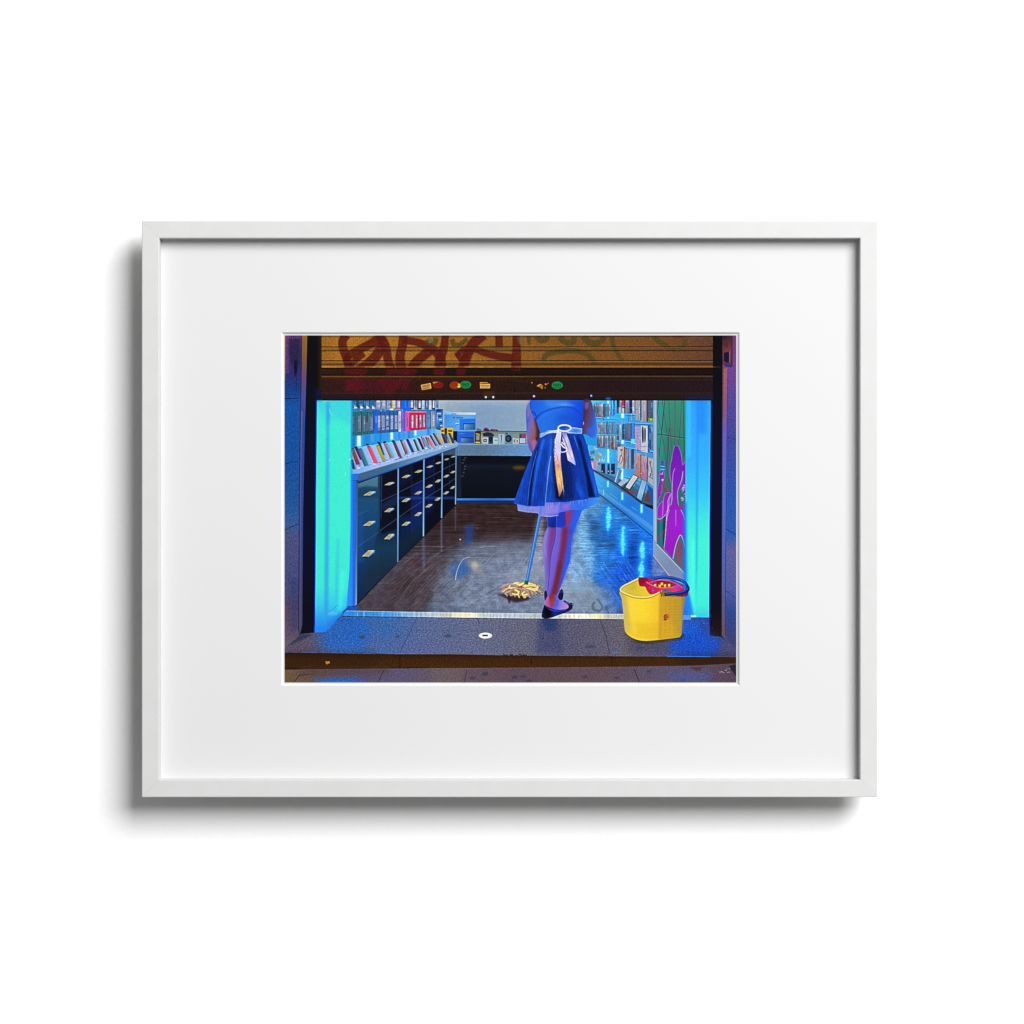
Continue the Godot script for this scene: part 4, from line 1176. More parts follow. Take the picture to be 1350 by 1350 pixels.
	line(curve(T(3, 2, [500, 0, 486, 80, 480, 200, 470, 330, 455, 460])), c(206, 180, 236), 0.7)
	line(curve(T(3, 2, [522, 0, 500, 60, 488, 130])), c(206, 180, 236), 0.5)
	line(T(3, 2, [596, 0, 596, 195]), c(190, 120, 226), 1.4, 1.0, 0.7)
	line(curve(T(3, 2, [655, 0, 680, 50, 706, 120])), c(206, 180, 236), 0.7)
	fill(T(3, 2, [672, 0, 710, 0, 710, 110, 690, 60]), c(40, 100, 130), 0.9)
	var hole := curve(T(3, 2, [650, 300, 615, 370, 588, 470, 560, 585, 600, 640, 700, 740, 712, 700, 712, 450, 680, 350]), true)
	fill(hole, c(32, 120, 110))
	for k in 5:
		line(T(3, 2, [620.0 + k * 12, 350.0 + k * 10, 600.0 + k * 24, 610.0 + k * 28]), c(170, 40, 96), 1.0, 1.2)
	line(curve(T(3, 2, [560, 590, 588, 450, 615, 365, 650, 300, 680, 350, 706, 450])), c(206, 190, 232), 0.8)
	# post and sill
	fill(PackedVector2Array([Vector2(486.4, 84), Vector2(491.2, 84), Vector2(491.2, 274), Vector2(486.4, 290)]), [Vector2(486, 0), Vector2(491.2, 0), 0.0, c(136, 158, 190), 0.6, c(166, 184, 214), 1.0, c(120, 146, 184)])
	fill(PackedVector2Array([Vector2(486.2, 290), Vector2(486.4, 268), Vector2(491.2, 273), Vector2(529, 312), Vector2(529, 330), Vector2(511, 322)]), [Vector2(488, 280), Vector2(528, 322), 0.0, c(134, 158, 190), 0.5, c(120, 140, 172), 1.0, c(126, 138, 180)])
	line(PackedVector2Array([Vector2(491, 273.5), Vector2(529, 313.4)]), c(60, 96, 140), 1.2)
	line(PackedVector2Array([Vector2(491, 275.5), Vector2(529, 315.4)]), c(170, 190, 214), 1.0)
	line(PackedVector2Array([Vector2(486, 290), Vector2(511, 321)]), c(196, 180, 170), 0.9)
	# glowing curtain
	var glow := PackedVector2Array([Vector2(529, 83), Vector2(563, 83), Vector2(561, 240), Vector2(560.4, 392), Vector2(545, 392), Vector2(529, 370)])
	fill(glow, [Vector2(0, 84), Vector2(0, 392), 0.0, c(44, 158, 240), 0.25, c(50, 172, 246), 0.40, c(54, 196, 240), 0.5, c(62, 224, 224), 0.6, c(64, 240, 212), 0.88, c(64, 236, 216), 0.97, c(48, 180, 244), 1.0, c(40, 150, 240)])
	fill(PackedVector2Array([Vector2(543, 84), Vector2(547, 84), Vector2(544.5, 300), Vector2(542.5, 360)]), c(40, 140, 246), 0.7, 1.0)
	fill(PackedVector2Array([Vector2(545, 84), Vector2(556, 84), Vector2(556, 130), Vector2(545, 130)]), c(36, 130, 246), 0.7, 3.0)
	fill(PackedVector2Array([Vector2(531, 84), Vector2(536, 84), Vector2(536, 160), Vector2(531, 160)]), c(58, 196, 250), 0.7, 2.0)
	fill(PackedVector2Array([Vector2(526, 220), Vector2(530.5, 220), Vector2(531.5, 380), Vector2(526, 380)]), c(30, 120, 244), 0.85, 1.6)
	fill(PackedVector2Array([Vector2(536, 270), Vector2(541, 270), Vector2(541, 372), Vector2(536, 372)]), c(80, 255, 232), 0.6, 2.0)
	line(R(535, 130.6, 541, 147), c(60, 150, 240), 0.5, 0.5, 0.6)
	fill(PackedVector2Array([Vector2(529, 330), Vector2(535, 345), Vector2(545, 392), Vector2(529, 384)]), c(26, 110, 244), 0.8, 1.6)
	fill(R(534.6, 369, 543, 375), c(180, 245, 255), 0.9, 0.5)
	# dark guide rail and stone at the right edge
	fill(PackedVector2Array([Vector2(563, -2), Vector2(578.4, -2), Vector2(579, 120), Vector2(577, 300), Vector2(576.5, 400), Vector2(560.5, 398), Vector2(561, 240)]), [Vector2(0, 0), Vector2(0, 400), 0.0, c(14, 13, 17), 0.2, c(12, 13, 24), 0.4, c(12, 14, 40), 0.7, c(12, 13, 38), 0.9, c(16, 13, 24), 1.0, c(36, 22, 26)])
	line(PackedVector2Array([Vector2(563.6, 85), Vector2(561.6, 240), Vector2(560.7, 396)]), c(14, 24, 150), 1.6, 1.6)
	line(PackedVector2Array([Vector2(577.8, 80), Vector2(577.4, 250), Vector2(576.6, 400)]), c(60, 30, 34), 1.4, 1.6, 0.7, 0.4)
	fill(PackedVector2Array([Vector2(578, -2), Vector2(597, -2), Vector2(597, 428), Vector2(583, 404), Vector2(577, 396)]), [Vector2(0, 0), Vector2(0, 425), 0.0, c(110, 56, 106), 0.1, c(110, 62, 140), 0.2, c(84, 66, 150), 0.32, c(62, 70, 150), 0.5, c(40, 84, 170), 0.62, c(44, 88, 170), 0.66, c(92, 92, 150), 0.78, c(80, 90, 158), 0.86, c(44, 70, 140), 1.0, c(72, 60, 100)])
	fill(PackedVector2Array([Vector2(578.6, 44), Vector2(585, 42), Vector2(584, 130), Vector2(582, 400), Vector2(577, 396)]), [Vector2(578, 50), Vector2(578, 400), 0.0, c(150, 90, 100), 0.1, c(140, 84, 110), 0.25, c(96, 92, 190), 0.5, c(80, 100, 190), 0.8, c(80, 90, 160), 1.0, c(110, 76, 76)], 0.95, 0.4)
	line(PackedVector2Array([Vector2(578.8, 40), Vector2(578.4, 110)]), c(120, 70, 40), 1.4, 0.8, 0.8)
	line(PackedVector2Array([Vector2(584.8, 44), Vector2(583.6, 140), Vector2(582, 300), Vector2(581.4, 396)]), c(40, 34, 90), 0.7, 0.9, 0.8)
	fill(PackedVector2Array([Vector2(577.4, -2), Vector2(590.6, -2), Vector2(590.6, 41), Vector2(583, 42), Vector2(578, 38)]), [Vector2(578, 0), Vector2(591, 40), 0.0, c(56, 30, 34), 0.5, c(110, 56, 62), 1.0, c(84, 44, 76)])
	fill(PackedVector2Array([Vector2(578, -2), Vector2(588, -2), Vector2(582, 4), Vector2(578, 5)]), c(40, 28, 52))
	line(PackedVector2Array([Vector2(590.4, -2), Vector2(590.4, 41)]), c(60, 26, 44), 1.2)
	line(PackedVector2Array([Vector2(581, 11.4), Vector2(584.6, 10.8), Vector2(584.4, 15), Vector2(581, 15.2), Vector2(581, 11.4)]), c(48, 22, 40), 0.8)
	fill(PackedVector2Array([Vector2(579.6, 23), Vector2(586.6, 21), Vector2(586.6, 35.6), Vector2(582.6, 36), Vector2(579.4, 33)]), c(26, 20, 54))
	line(PackedVector2Array([Vector2(587.2, 21), Vector2(587.2, 36)]), c(196, 120, 120), 0.6, 0.6, 0.8)
	fill(PackedVector2Array([Vector2(582.6, 37), Vector2(590, 40), Vector2(589.6, 42.4), Vector2(583, 42)]), c(50, 50, 120))
	line(PackedVector2Array([Vector2(584.6, 134), Vector2(590, 136), Vector2(597, 138.6)]), c(28, 54, 120), 0.9)
	line(PackedVector2Array([Vector2(582.6, 256), Vector2(589, 259), Vector2(597, 264)]), c(30, 34, 84), 0.9)
	line(PackedVector2Array([Vector2(581.6, 336), Vector2(597, 348)]), c(36, 60, 130), 0.8)
	weather(PackedVector2Array([Vector2(585, 42), Vector2(597, 42), Vector2(597, 428), Vector2(582, 404)]), 0.2, 0.6, 0.35, 61)
	weather(PackedVector2Array([Vector2(578, -2), Vector2(597, -2), Vector2(597, 428), Vector2(578, 404)]), 0.24, 1.9, 1.8, 62)


func draw_left_panels() -> void:
	# glowing curtain
	var glow := PackedVector2Array([Vector2(42.6, 84), Vector2(88.3, 84), Vector2(87.8, 190), Vector2(87.4, 250), Vector2(85.6, 310), Vector2(83, 345), Vector2(83, 359), Vector2(54, 392), Vector2(40, 392), Vector2(41, 200)])
	fill(glow, [Vector2(0, 84), Vector2(0, 392), 0.0, c(66, 226, 216), 0.12, c(66, 238, 212), 0.5, c(64, 240, 212), 0.8, c(64, 236, 216), 0.88, c(56, 206, 240), 0.95, c(42, 156, 248), 1.0, c(40, 140, 246)])
	fill(PackedVector2Array([Vector2(42, 82), Vector2(89, 82), Vector2(89, 120), Vector2(70, 108), Vector2(58, 112), Vector2(42, 92)]), c(60, 200, 228), 0.45, 4.0)
	fill(PackedVector2Array([Vector2(87, 84), Vector2(90, 84), Vector2(90, 360), Vector2(81, 360), Vector2(86, 310)]), c(48, 150, 250), 0.6, 0.8)
	fill(PackedVector2Array([Vector2(55.5, 84), Vector2(59, 84), Vector2(58.4, 240), Vector2(57.5, 392), Vector2(52, 392), Vector2(53.6, 260)]), c(52, 160, 236), 0.8, 1.7)
	fill(PackedVector2Array([Vector2(56, 92), Vector2(60, 92), Vector2(59.4, 116), Vector2(55, 118)]), c(52, 160, 236), 0.5, 2.0)
	fill(PackedVector2Array([Vector2(69, 268), Vector2(72, 268), Vector2(71, 350), Vector2(66, 352)]), c(58, 190, 234), 0.6, 1.8)
	fill(PackedVector2Array([Vector2(74, 310), Vector2(80, 310), Vector2(76, 362), Vector2(70, 366)]), c(74, 255, 236), 0.55, 2.5)
	line(curve(T(0, 0, [535, 870, 545, 920, 570, 945, 605, 950])), c(96, 248, 240), 1.6, 0.6, 0.7, 0.4)
	line(curve(T(0, 1, [550, 425, 535, 430, 530, 460])), c(120, 250, 245), 0.5)
	line(T(0, 1, [765, 450, 785, 425]), c(220, 255, 250), 0.7)
	line(T(0, 1, [722, 590, 724, 635]), c(200, 255, 250), 0.5)
	line(T(0, 3, [495, 205, 640, 90]), c(40, 100, 160), 0.5, 0.4, 0.8)
	fill(T(0, 3, [500, 195, 560, 170, 640, 180, 620, 215, 520, 215]), c(120, 220, 250), 0.4, 1.5)
	# dark guide rail
	fill(PackedVector2Array([Vector2(29.6, -2), Vector2(48, -2), Vector2(48, 40), Vector2(49, 85), Vector2(42.4, 85), Vector2(40.8, 200), Vector2(39.4, 392), Vector2(23.6, 394), Vector2(24.4, 230), Vector2(27.4, 90)]), [Vector2(0, 0), Vector2(0, 394), 0.0, c(15, 14, 16), 0.18, c(13, 15, 24), 0.4, c(11, 14, 44), 0.7, c(12, 15, 42), 0.9, c(13, 13, 28), 1.0, c(16, 15, 26)])
	fill(R(42.8, -2, 49.5, 78), [Vector2(42.8, 0), Vector2(49.5, 0), 0.0, c(22, 16, 14), 1.0, c(52, 32, 22)])
	fill(R(41, 70, 50, 86), c(18, 24, 66), 0.7, 2.0)
	line(PackedVector2Array([Vector2(42.0, 86), Vector2(40.8, 200), Vector2(40.3, 290), Vector2(39.4, 391)]), c(16, 34, 190), 1.7, 1.5)
	line(PackedVector2Array([Vector2(42.4, 100), Vector2(41.4, 200), Vector2(40.8, 290)]), c(90, 40, 190), 0.5, 0.4, 0.6)
	# stone at the left edge and the metal strip beside it
	fill(PackedVector2Array([Vector2(-2, -2), Vector2(23, -2), Vector2(21, 115), Vector2(19.5, 240), Vector2(19, 396), Vector2(3, 412), Vector2(-2, 414)]), [Vector2(0, 0), Vector2(0, 412), 0.0, c(84, 50, 100), 0.05, c(56, 44, 96), 0.12, c(46, 46, 104), 0.17, c(24, 62, 130), 0.22, c(22, 80, 160), 0.4, c(26, 80, 156), 0.52, c(30, 84, 150), 0.6, c(54, 90, 150), 0.64, c(74, 80, 128), 0.8, c(70, 74, 124), 0.86, c(84, 66, 96), 1.0, c(104, 84, 100)])
	fill(curve(PackedVector2Array([Vector2(6, 6), Vector2(16, 2), Vector2(20, 12), Vector2(19, 40), Vector2(10, 40), Vector2(5, 24)]), true), c(40, 34, 66), 0.8, 2.0)
	fill(R(1, -2, 5.5, 50), c(130, 72, 130), 0.5, 1.6)
	fill(R(-2, -2, 1.3, 60), [Vector2(0, 0), Vector2(0, 60), 0.0, c(190, 110, 40), 0.6, c(150, 84, 50), 1.0, c(110, 60, 70)])
	for k in 5:
		line(PackedVector2Array([Vector2(8 + k * 2.4, 2), Vector2(8.4 + k * 2.4, 4 + (k * 7) % 4)]), c(150, 110, 160), 0.7, 0.3, 0.7)
	fill(curve(PackedVector2Array([Vector2(13.6, 33), Vector2(16.4, 34), Vector2(16.6, 46), Vector2(14.6, 54), Vector2(12.6, 44)]), true), c(14, 16, 42), 0.9, 0.5)
	line(PackedVector2Array([Vector2(15.4, 50), Vector2(15.4, 74)]), c(18, 22, 52), 0.6, 0.4)
	line(PackedVector2Array([Vector2(13.4, 46), Vector2(13.4, 55)]), c(18, 22, 52), 0.6, 0.4)
	line(PackedVector2Array([Vector2(0, 83.4), Vector2(18, 82.8)]), c(8, 24, 60), 1.0)
	line(PackedVector2Array([Vector2(0, 170), Vector2(9, 167.6), Vector2(18, 166)]), c(12, 38, 84), 0.7)
	line(PackedVector2Array([Vector2(0, 257), Vector2(19, 248)]), c(22, 30, 66), 0.9)
	line(PackedVector2Array([Vector2(0, 354), Vector2(8, 351), Vector2(19, 341)]), c(60, 84, 130), 0.9, 0.6, 0.6)
	fill(R(8, 320, 18, 392), c(42, 60, 110), 0.5, 4.0)
	weather(R(-1, 0, 21, 400), 0.22, 0.5, 0.2, 41)
	weather(R(-1, 0, 21, 405), 0.24, 1.9, 1.8, 42)
	specks(Rect2(0, 115, 18, 280), 70, c(16, 20, 44), 0.5, 0.8)
	fill(PackedVector2Array([Vector2(22.8, -2), Vector2(30, -2), Vector2(28.6, 60), Vector2(27, 115), Vector2(24.4, 240), Vector2(23.4, 382), Vector2(19.4, 398), Vector2(20, 200), Vector2(21, 115)]), [Vector2(0, 0), Vector2(0, 396), 0.0, c(142, 100, 52), 0.08, c(122, 88, 56), 0.14, c(104, 72, 112), 0.2, c(76, 76, 146), 0.3, c(44, 70, 150), 0.6, c(50, 70, 140), 1.0, c(66, 66, 100)])
	line(PackedVector2Array([Vector2(22.8, 100), Vector2(21, 190), Vector2(20.4, 300), Vector2(20, 390)]), c(128, 104, 160), 1.6, 0.8, 0.7, 0.4)
	line(PackedVector2Array([Vector2(22.8, -2), Vector2(22.4, 40), Vector2(21, 100), Vector2(19.6, 200), Vector2(18.6, 390)]), c(26, 20, 40), 0.8, 1.4, 0.7, 0.3)


func draw_step() -> void:
	# stone slab in front of the threshold
	var slab := PackedVector2Array([Vector2(0, 413), Vector2(3, 410), Vector2(22, 394), Vector2(40, 392), Vector2(54, 391), Vector2(78, 368), Vector2(560, 372), Vector2(561, 396), Vector2(577, 398), Vector2(597, 422), Vector2(597, 424), Vector2(300, 422), Vector2(-2, 419)])
	fill(slab, [Vector2(20, 0), Vector2(590, 0), 0.0, c(96, 90, 120), 0.1, c(74, 110, 180), 0.2, c(64, 116, 194), 0.28, c(98, 116, 168), 0.4, c(110, 118, 156), 0.52, c(112, 112, 136), 0.62, c(98, 96, 126), 0.75, c(112, 106, 122), 0.86, c(84, 88, 140), 0.93, c(40, 84, 190), 1.0, c(80, 74, 116)])
	fill(curve(PackedVector2Array([Vector2(50, 390), Vector2(82, 368), Vector2(108, 376), Vector2(110, 404), Vector2(86, 418), Vector2(56, 414)]), true), c(36, 112, 220), 0.85, 9.0)
	fill(oval(78, 413, 26, 7), c(60, 120, 230), 0.55, 5.0)
	fill(PackedVector2Array([Vector2(-2, 404), Vector2(26, 396), Vector2(40, 404), Vector2(26, 420), Vector2(-2, 420)]), c(104, 92, 112), 0.75, 4.0)
	fill(PackedVector2Array([Vector2(4, 410), Vector2(22, 394), Vector2(38, 394), Vector2(18, 404)]), c(52, 58, 84), 0.9, 1.0)
	fill(PackedVector2Array([Vector2(110, 398), Vector2(200, 402), Vector2(200, 420), Vector2(110, 420)]), c(104, 112, 172), 0.5, 6.0)
	fill(PackedVector2Array([Vector2(335, 374), Vector2(364, 374), Vector2(368, 420), Vector2(332, 420)]), c(72, 76, 124), 0.7, 3.5)
	fill(PackedVector2Array([Vector2(338, 372), Vector2(360, 372), Vector2(358, 390), Vector2(344, 390)]), c(30, 60, 120), 0.7, 2.5)
	fill(curve(PackedVector2Array([Vector2(506, 412), Vector2(514, 394), Vector2(528, 378), Vector2(556, 394), Vector2(574, 404), Vector2(570, 418), Vector2(540, 426), Vector2(514, 424)]), true), c(24, 88, 224), 0.9, 7.0)
	fill(oval(538, 404, 16, 12), c(20, 84, 232), 0.7, 6.0)
	fill(R(526, 376, 546, 394), c(30, 104, 240), 0.7, 3.0)
	fill(PackedVector2Array([Vector2(450, 394), Vector2(500, 400), Vector2(510, 420), Vector2(455, 420)]), c(86, 80, 100), 0.7, 5.0)
	fill(PackedVector2Array([Vector2(580, 398), Vector2(597, 418), Vector2(597, 424), Vector2(572, 424)]), c(84, 84, 130), 0.8, 2.5)
	fill(slab, c(30, 28, 34), 0.16)
	weather(slab, 0.3, 0.3, 0.5, 50)
	weather(slab, 0.26, 0.6, 0.9, 51)
	weather(slab, 0.22, 1.7, 2.0, 52)
	for k in 330:       # pits and grit
		var p := Vector2(rng.randf_range(60, 590), rng.randf_range(374, 420))
		if p.x < 78 and p.y < 392:
			continue
		var r := rng.randf_range(0.25, 0.7)
		fill(oval(p.x, p.y, r, r * 0.6, 6), c(40, 44, 70) if k % 3 else c(186, 190, 215), rng.randf_range(0.3, 0.75))
	for k in 120:
		var p := Vector2(rng.randf_range(46, 106), rng.randf_range(384, 418))
		fill(oval(p.x, p.y, 0.35, 0.3, 5), c(150, 200, 255), rng.randf_range(0.2, 0.8))
		p = Vector2(rng.randf_range(512, 560), rng.randf_range(396, 420))
		fill(oval(p.x, p.y, 0.35, 0.3, 5), c(110, 160, 255), rng.randf_range(0.2, 0.8))
	# joints
	line(PackedVector2Array([Vector2(174.6, 372), Vector2(166, 390), Vector2(153.6, 415)]), c(62, 84, 124), 1.3, 1.6, 0.9, 0.3)
	line(PackedVector2Array([Vector2(167, 389.4), Vector2(230, 389.8), Vector2(310, 390.4)]), c(70, 78, 110), 0.6, 0.5, 0.7)
	line(PackedVector2Array([Vector2(330, 390), Vector2(420, 391)]), c(80, 84, 110), 0.5, 0.4, 0.5)
	line(PackedVector2Array([Vector2(254.4, 373), Vector2(257, 381)]), c(52, 64, 96), 1.0, 1.6, 0.8)
	line(PackedVector2Array([Vector2(416.6, 376), Vector2(424, 396), Vector2(428.6, 420)]), c(56, 58, 74), 1.0, 1.2, 0.85, 0.2)
	line(PackedVector2Array([Vector2(245, 419.6), Vector2(248.6, 416)]), c(40, 44, 66), 0.6)
	for k in [[215.6, 396.4, 5, 2.2], [102, 398, 5, 2.0], [403.6, 410.6, 7, 2.2], [469, 412, 6, 2], [355, 385.6, 3.6, 1.3], [149, 397.4, 3.6, 1.6]]:
		fill(oval(k[0], k[1], k[2], k[3]), c(58, 70, 96), 0.75, 0.6)
	fill(oval(341, 399.4, 1.4, 0.7, 8), c(52, 26, 36))
	fill(oval(436, 418.4, 4.6, 1.6), c(90, 112, 176), 0.7, 0.5)
	for k in 5:
		fill(oval(71 + k * 4.0, 374.4 + (k % 2) * 1.4, 1.6, 0.6, 8), c(24, 48, 100), 0.7)
	# lamp set into the stone
	fill(oval(264.5, 396, 9.8, 4.5), c(56, 64, 110), 0.8)
	fill(oval(265, 396, 9.0, 4.0), [Vector2(256, 393), Vector2(274, 399), 0.0, c(230, 224, 200), 0.4, c(250, 250, 245), 1.0, c(236, 236, 220)])
	fill(R(261.2, 394.8, 268.2, 396.9), c(64, 14, 10))
	# blue foot of the curtain on the stone
	fill(PackedVector2Array([Vector2(40, 384), Vector2(55, 384), Vector2(76, 364), Vector2(82, 362), Vector2(62, 384), Vector2(52, 391), Vector2(40, 391.5)]), c(38, 134, 246), 0.75, 1.2)
	line(PackedVector2Array([Vector2(76, 365.6), Vector2(84, 358.6)]), c(14, 40, 120), 0.8)
	fill(PackedVector2Array([Vector2(83, 358), Vector2(97, 357.6), Vector2(94, 364), Vector2(78, 364)]), c(26, 84, 190), 0.9, 0.6)
	# metal threshold
	fill(PackedVector2Array([Vector2(81, 363.2), Vector2(150, 364.6), Vector2(300, 366.6), Vector2(450, 367.6), Vector2(536, 369), Vector2(536, 375), Vector2(450, 374.6), Vector2(300, 373.4), Vector2(150, 371.4), Vector2(75.5, 370.4)]),
		[Vector2(75, 0), Vector2(537, 0), 0.0, c(46, 134, 226), 0.12, c(60, 150, 232), 0.19, c(130, 176, 226), 0.25, c(176, 196, 210), 0.3, c(196, 200, 190), 0.35, c(240, 226, 180), 0.375, c(246, 240, 206), 0.4, c(196, 206, 204), 0.44, c(190, 204, 220), 0.58, c(176, 186, 190), 0.66, c(236, 232, 220), 0.7, c(255, 250, 226), 0.735, c(250, 232, 170), 0.75, c(196, 196, 184), 0.85, c(190, 190, 196), 0.92, c(120, 170, 220), 1.0, c(70, 150, 236)])
	weather(R(75, 363, 537, 375), 0.16, 0.25, 0.05, 53)
	for k in [[154, 2.0], [170, 1.0], [182, 1.4], [104, 1.5], [96, 1.0], [128, 1.6]]:
		fill(R(k[0], 364.8, k[0] + k[1], 370.6), c(210, 224, 240), 0.5, 0.4)
	fill(R(221, 366, 251, 372.0), c(250, 240, 206), 0.6, 0.6)
	line(PackedVector2Array([Vector2(82, 363.4), Vector2(150, 364.8), Vector2(300, 366.8), Vector2(450, 367.8)]), c(226, 232, 240), 0.7, 0.7, 0.6)
	line(PackedVector2Array([Vector2(75.5, 370.7), Vector2(150, 371.7), Vector2(300, 373.8), Vector2(447, 374.8)]), c(30, 26, 44), 0.9, 0.9, 0.9)
	for k in 5:
		fill(oval([119.6, 302.4, 303.6, 402, 244][k], 368.4, 0.5, 0.4, 6), c(40, 50, 80))
	# kerb face
	var kerb := PackedVector2Array([Vector2(-2, 417.2), Vector2(60, 418.2), Vector2(110, 419), Vector2(150, 420.4), Vector2(230, 420.4), Vector2(300, 422), Vector2(450, 423), Vector2(597, 424), Vector2(597, 433), Vector2(540, 436), Vector2(450, 437.4), Vector2(300, 438.6), Vector2(150, 440), Vector2(-2, 442)])
	fill(kerb, [Vector2(0, 418), Vector2(0, 442), 0.0, c(40, 24, 14), 0.4, c(62, 36, 14), 0.75, c(66, 38, 12), 0.9, c(48, 26, 10), 1.0, c(30, 18, 14)])
	weather(kerb, 0.5, 0.5, 0.9, 54, Vector3(1.0, 0.9, 0.6))
	weather(kerb, 0.55, 2.0, 2.2, 55, Vector3(1.0, 0.9, 0.6))
	fill(R(0, 418, 120, 442), c(44, 26, 16), 0.35, 8.0)
	fill(R(520, 422, 600, 438), c(34, 20, 20), 0.45, 8.0)
	line(PackedVector2Array([Vector2(-2, 417.8), Vector2(60, 418.6), Vector2(120, 420)]), c(130, 150, 220), 0.6, 0.6, 0.7)
	line(PackedVector2Array([Vector2(120, 420), Vector2(230, 420.6), Vector2(300, 422), Vector2(450, 423.2), Vector2(597, 424)]), c(150, 130, 130), 0.7, 0.7, 0.45)
	line(PackedVector2Array([Vector2(505, 423.4), Vector2(562, 423.8)]), c(50, 130, 255), 0.8, 0.8, 0.9, 0.2)
	line(PackedVector2Array([Vector2(325.4, 426), Vector2(325.4, 434)]), c(14, 8, 8), 0.8)
	line(PackedVector2Array([Vector2(152, 422), Vector2(152, 439)]), c(26, 14, 8), 1.4, 1.2, 0.6, 0.4)
	line(PackedVector2Array([Vector2(432, 424), Vector2(432, 437)]), c(24, 14, 10), 1.0, 1.0, 0.6, 0.4)
	for k in 14:
		fill(oval(rng.randf_range(230, 330), rng.randf_range(420.6, 422.8), rng.randf_range(1, 3), 0.8, 8), c(48, 28, 18), 0.8)
	fill(T(0, 3, [485, 765, 535, 765, 540, 785, 500, 802, 490, 790]), c(190, 118, 40))
	# pavement
	var pave := PackedVector2Array([Vector2(-2, 441), Vector2(150, 439.4), Vector2(300, 438.2), Vector2(450, 437), Vector2(540, 435.6), Vector2(597, 432.6), Vector2(597, 460), Vector2(-2, 460)])
	fill(pave, [Vector2(0, 0), Vector2(596, 0), 0.0, c(128, 98, 70), 0.05, c(112, 92, 86), 0.14, c(94, 90, 130), 0.25, c(102, 96, 136), 0.36, c(112, 98, 112), 0.5, c(104, 84, 100), 0.7, c(106, 88, 104), 0.85, c(102, 94, 128), 1.0, c(92, 74, 96)])
	fill(PackedVector2Array([Vector2(20, 440), Vector2(140, 439), Vector2(140, 446), Vector2(20, 450)]), c(98, 76, 70), 0.6, 3.0)
	fill(oval(72, 458, 34, 6), c(40, 112, 230), 0.9, 4.0)
	fill(oval(72, 459, 18, 3), c(50, 130, 255), 0.7, 2.0)
	fill(oval(535, 450, 30, 8), c(84, 100, 176), 0.7, 4.0)
	fill(oval(526, 456, 4, 2.5), c(40, 90, 190), 0.8, 0.8)
	fill(PackedVector2Array([Vector2(190, 440), Vector2(236, 440), Vector2(230, 460), Vector2(196, 460)]), c(128, 116, 116), 0.4, 4.0)
	weather(pave, 0.2, 0.35, 0.6, 56)
	weather(pave, 0.34, 1.7, 2.0, 57)
	fill(pave, c(50, 34, 24), 0.2)
	line(PackedVector2Array([Vector2(20, 447.6), Vector2(12, 458)]), c(44, 34, 36), 0.9)
	line(PackedVector2Array([Vector2(20, 448.4), Vector2(42, 446)]), c(44, 34, 36), 0.9, 0.3)
	line(PackedVector2Array([Vector2(131, 441.6), Vector2(123.4, 458)]), c(48, 40, 56), 1.0)
	line(PackedVector2Array([Vector2(240.6, 441), Vector2(237.4, 458)]), c(40, 34, 44), 0.9)
	line(PackedVector2Array([Vector2(461.4, 440), Vector2(468, 458)]), c(40, 32, 40), 1.0)
	for k in [[264.6, 446.6, 4.6, 2.8], [248, 452, 4, 1.8], [303.6, 451, 4, 2.4], [315, 450, 4.4, 1.8], [322.4, 456, 4.4, 2.2], [396.6, 450.4, 4.2, 1.8], [438.4, 451.6, 3.8, 1.8], [480.6, 443.4, 3.4, 1.8], [299.6, 457.6, 4, 1.6]]:
		fill(oval(k[0], k[1], k[2], k[3], 12), c(64, 62, 88), 0.85, 0.7)
	fill(PackedVector2Array([Vector2(586, 436), Vector2(597, 433.6), Vector2(597, 452), Vector2(590, 442)]), c(38, 30, 50), 0.9, 0.8)
	fill(PackedVector2Array([Vector2(534, 438), Vector2(552, 437.4), Vector2(548, 442), Vector2(542, 442)]), c(84, 52, 36), 0.8, 0.8)
	for k in 10:
		fill(oval(574 + rng.randf_range(0, 14), 440 + rng.randf_range(-1, 5), rng.randf_range(0.5, 1.6), 0.5, 6), c(190, 180, 200), 0.8)
	specks(Rect2(0, 441, 596, 17), 240, c(40, 36, 52), 0.4, 0.7)
	specks(Rect2(0, 441, 596, 17), 160, c(170, 160, 190), 0.35, 0.5)


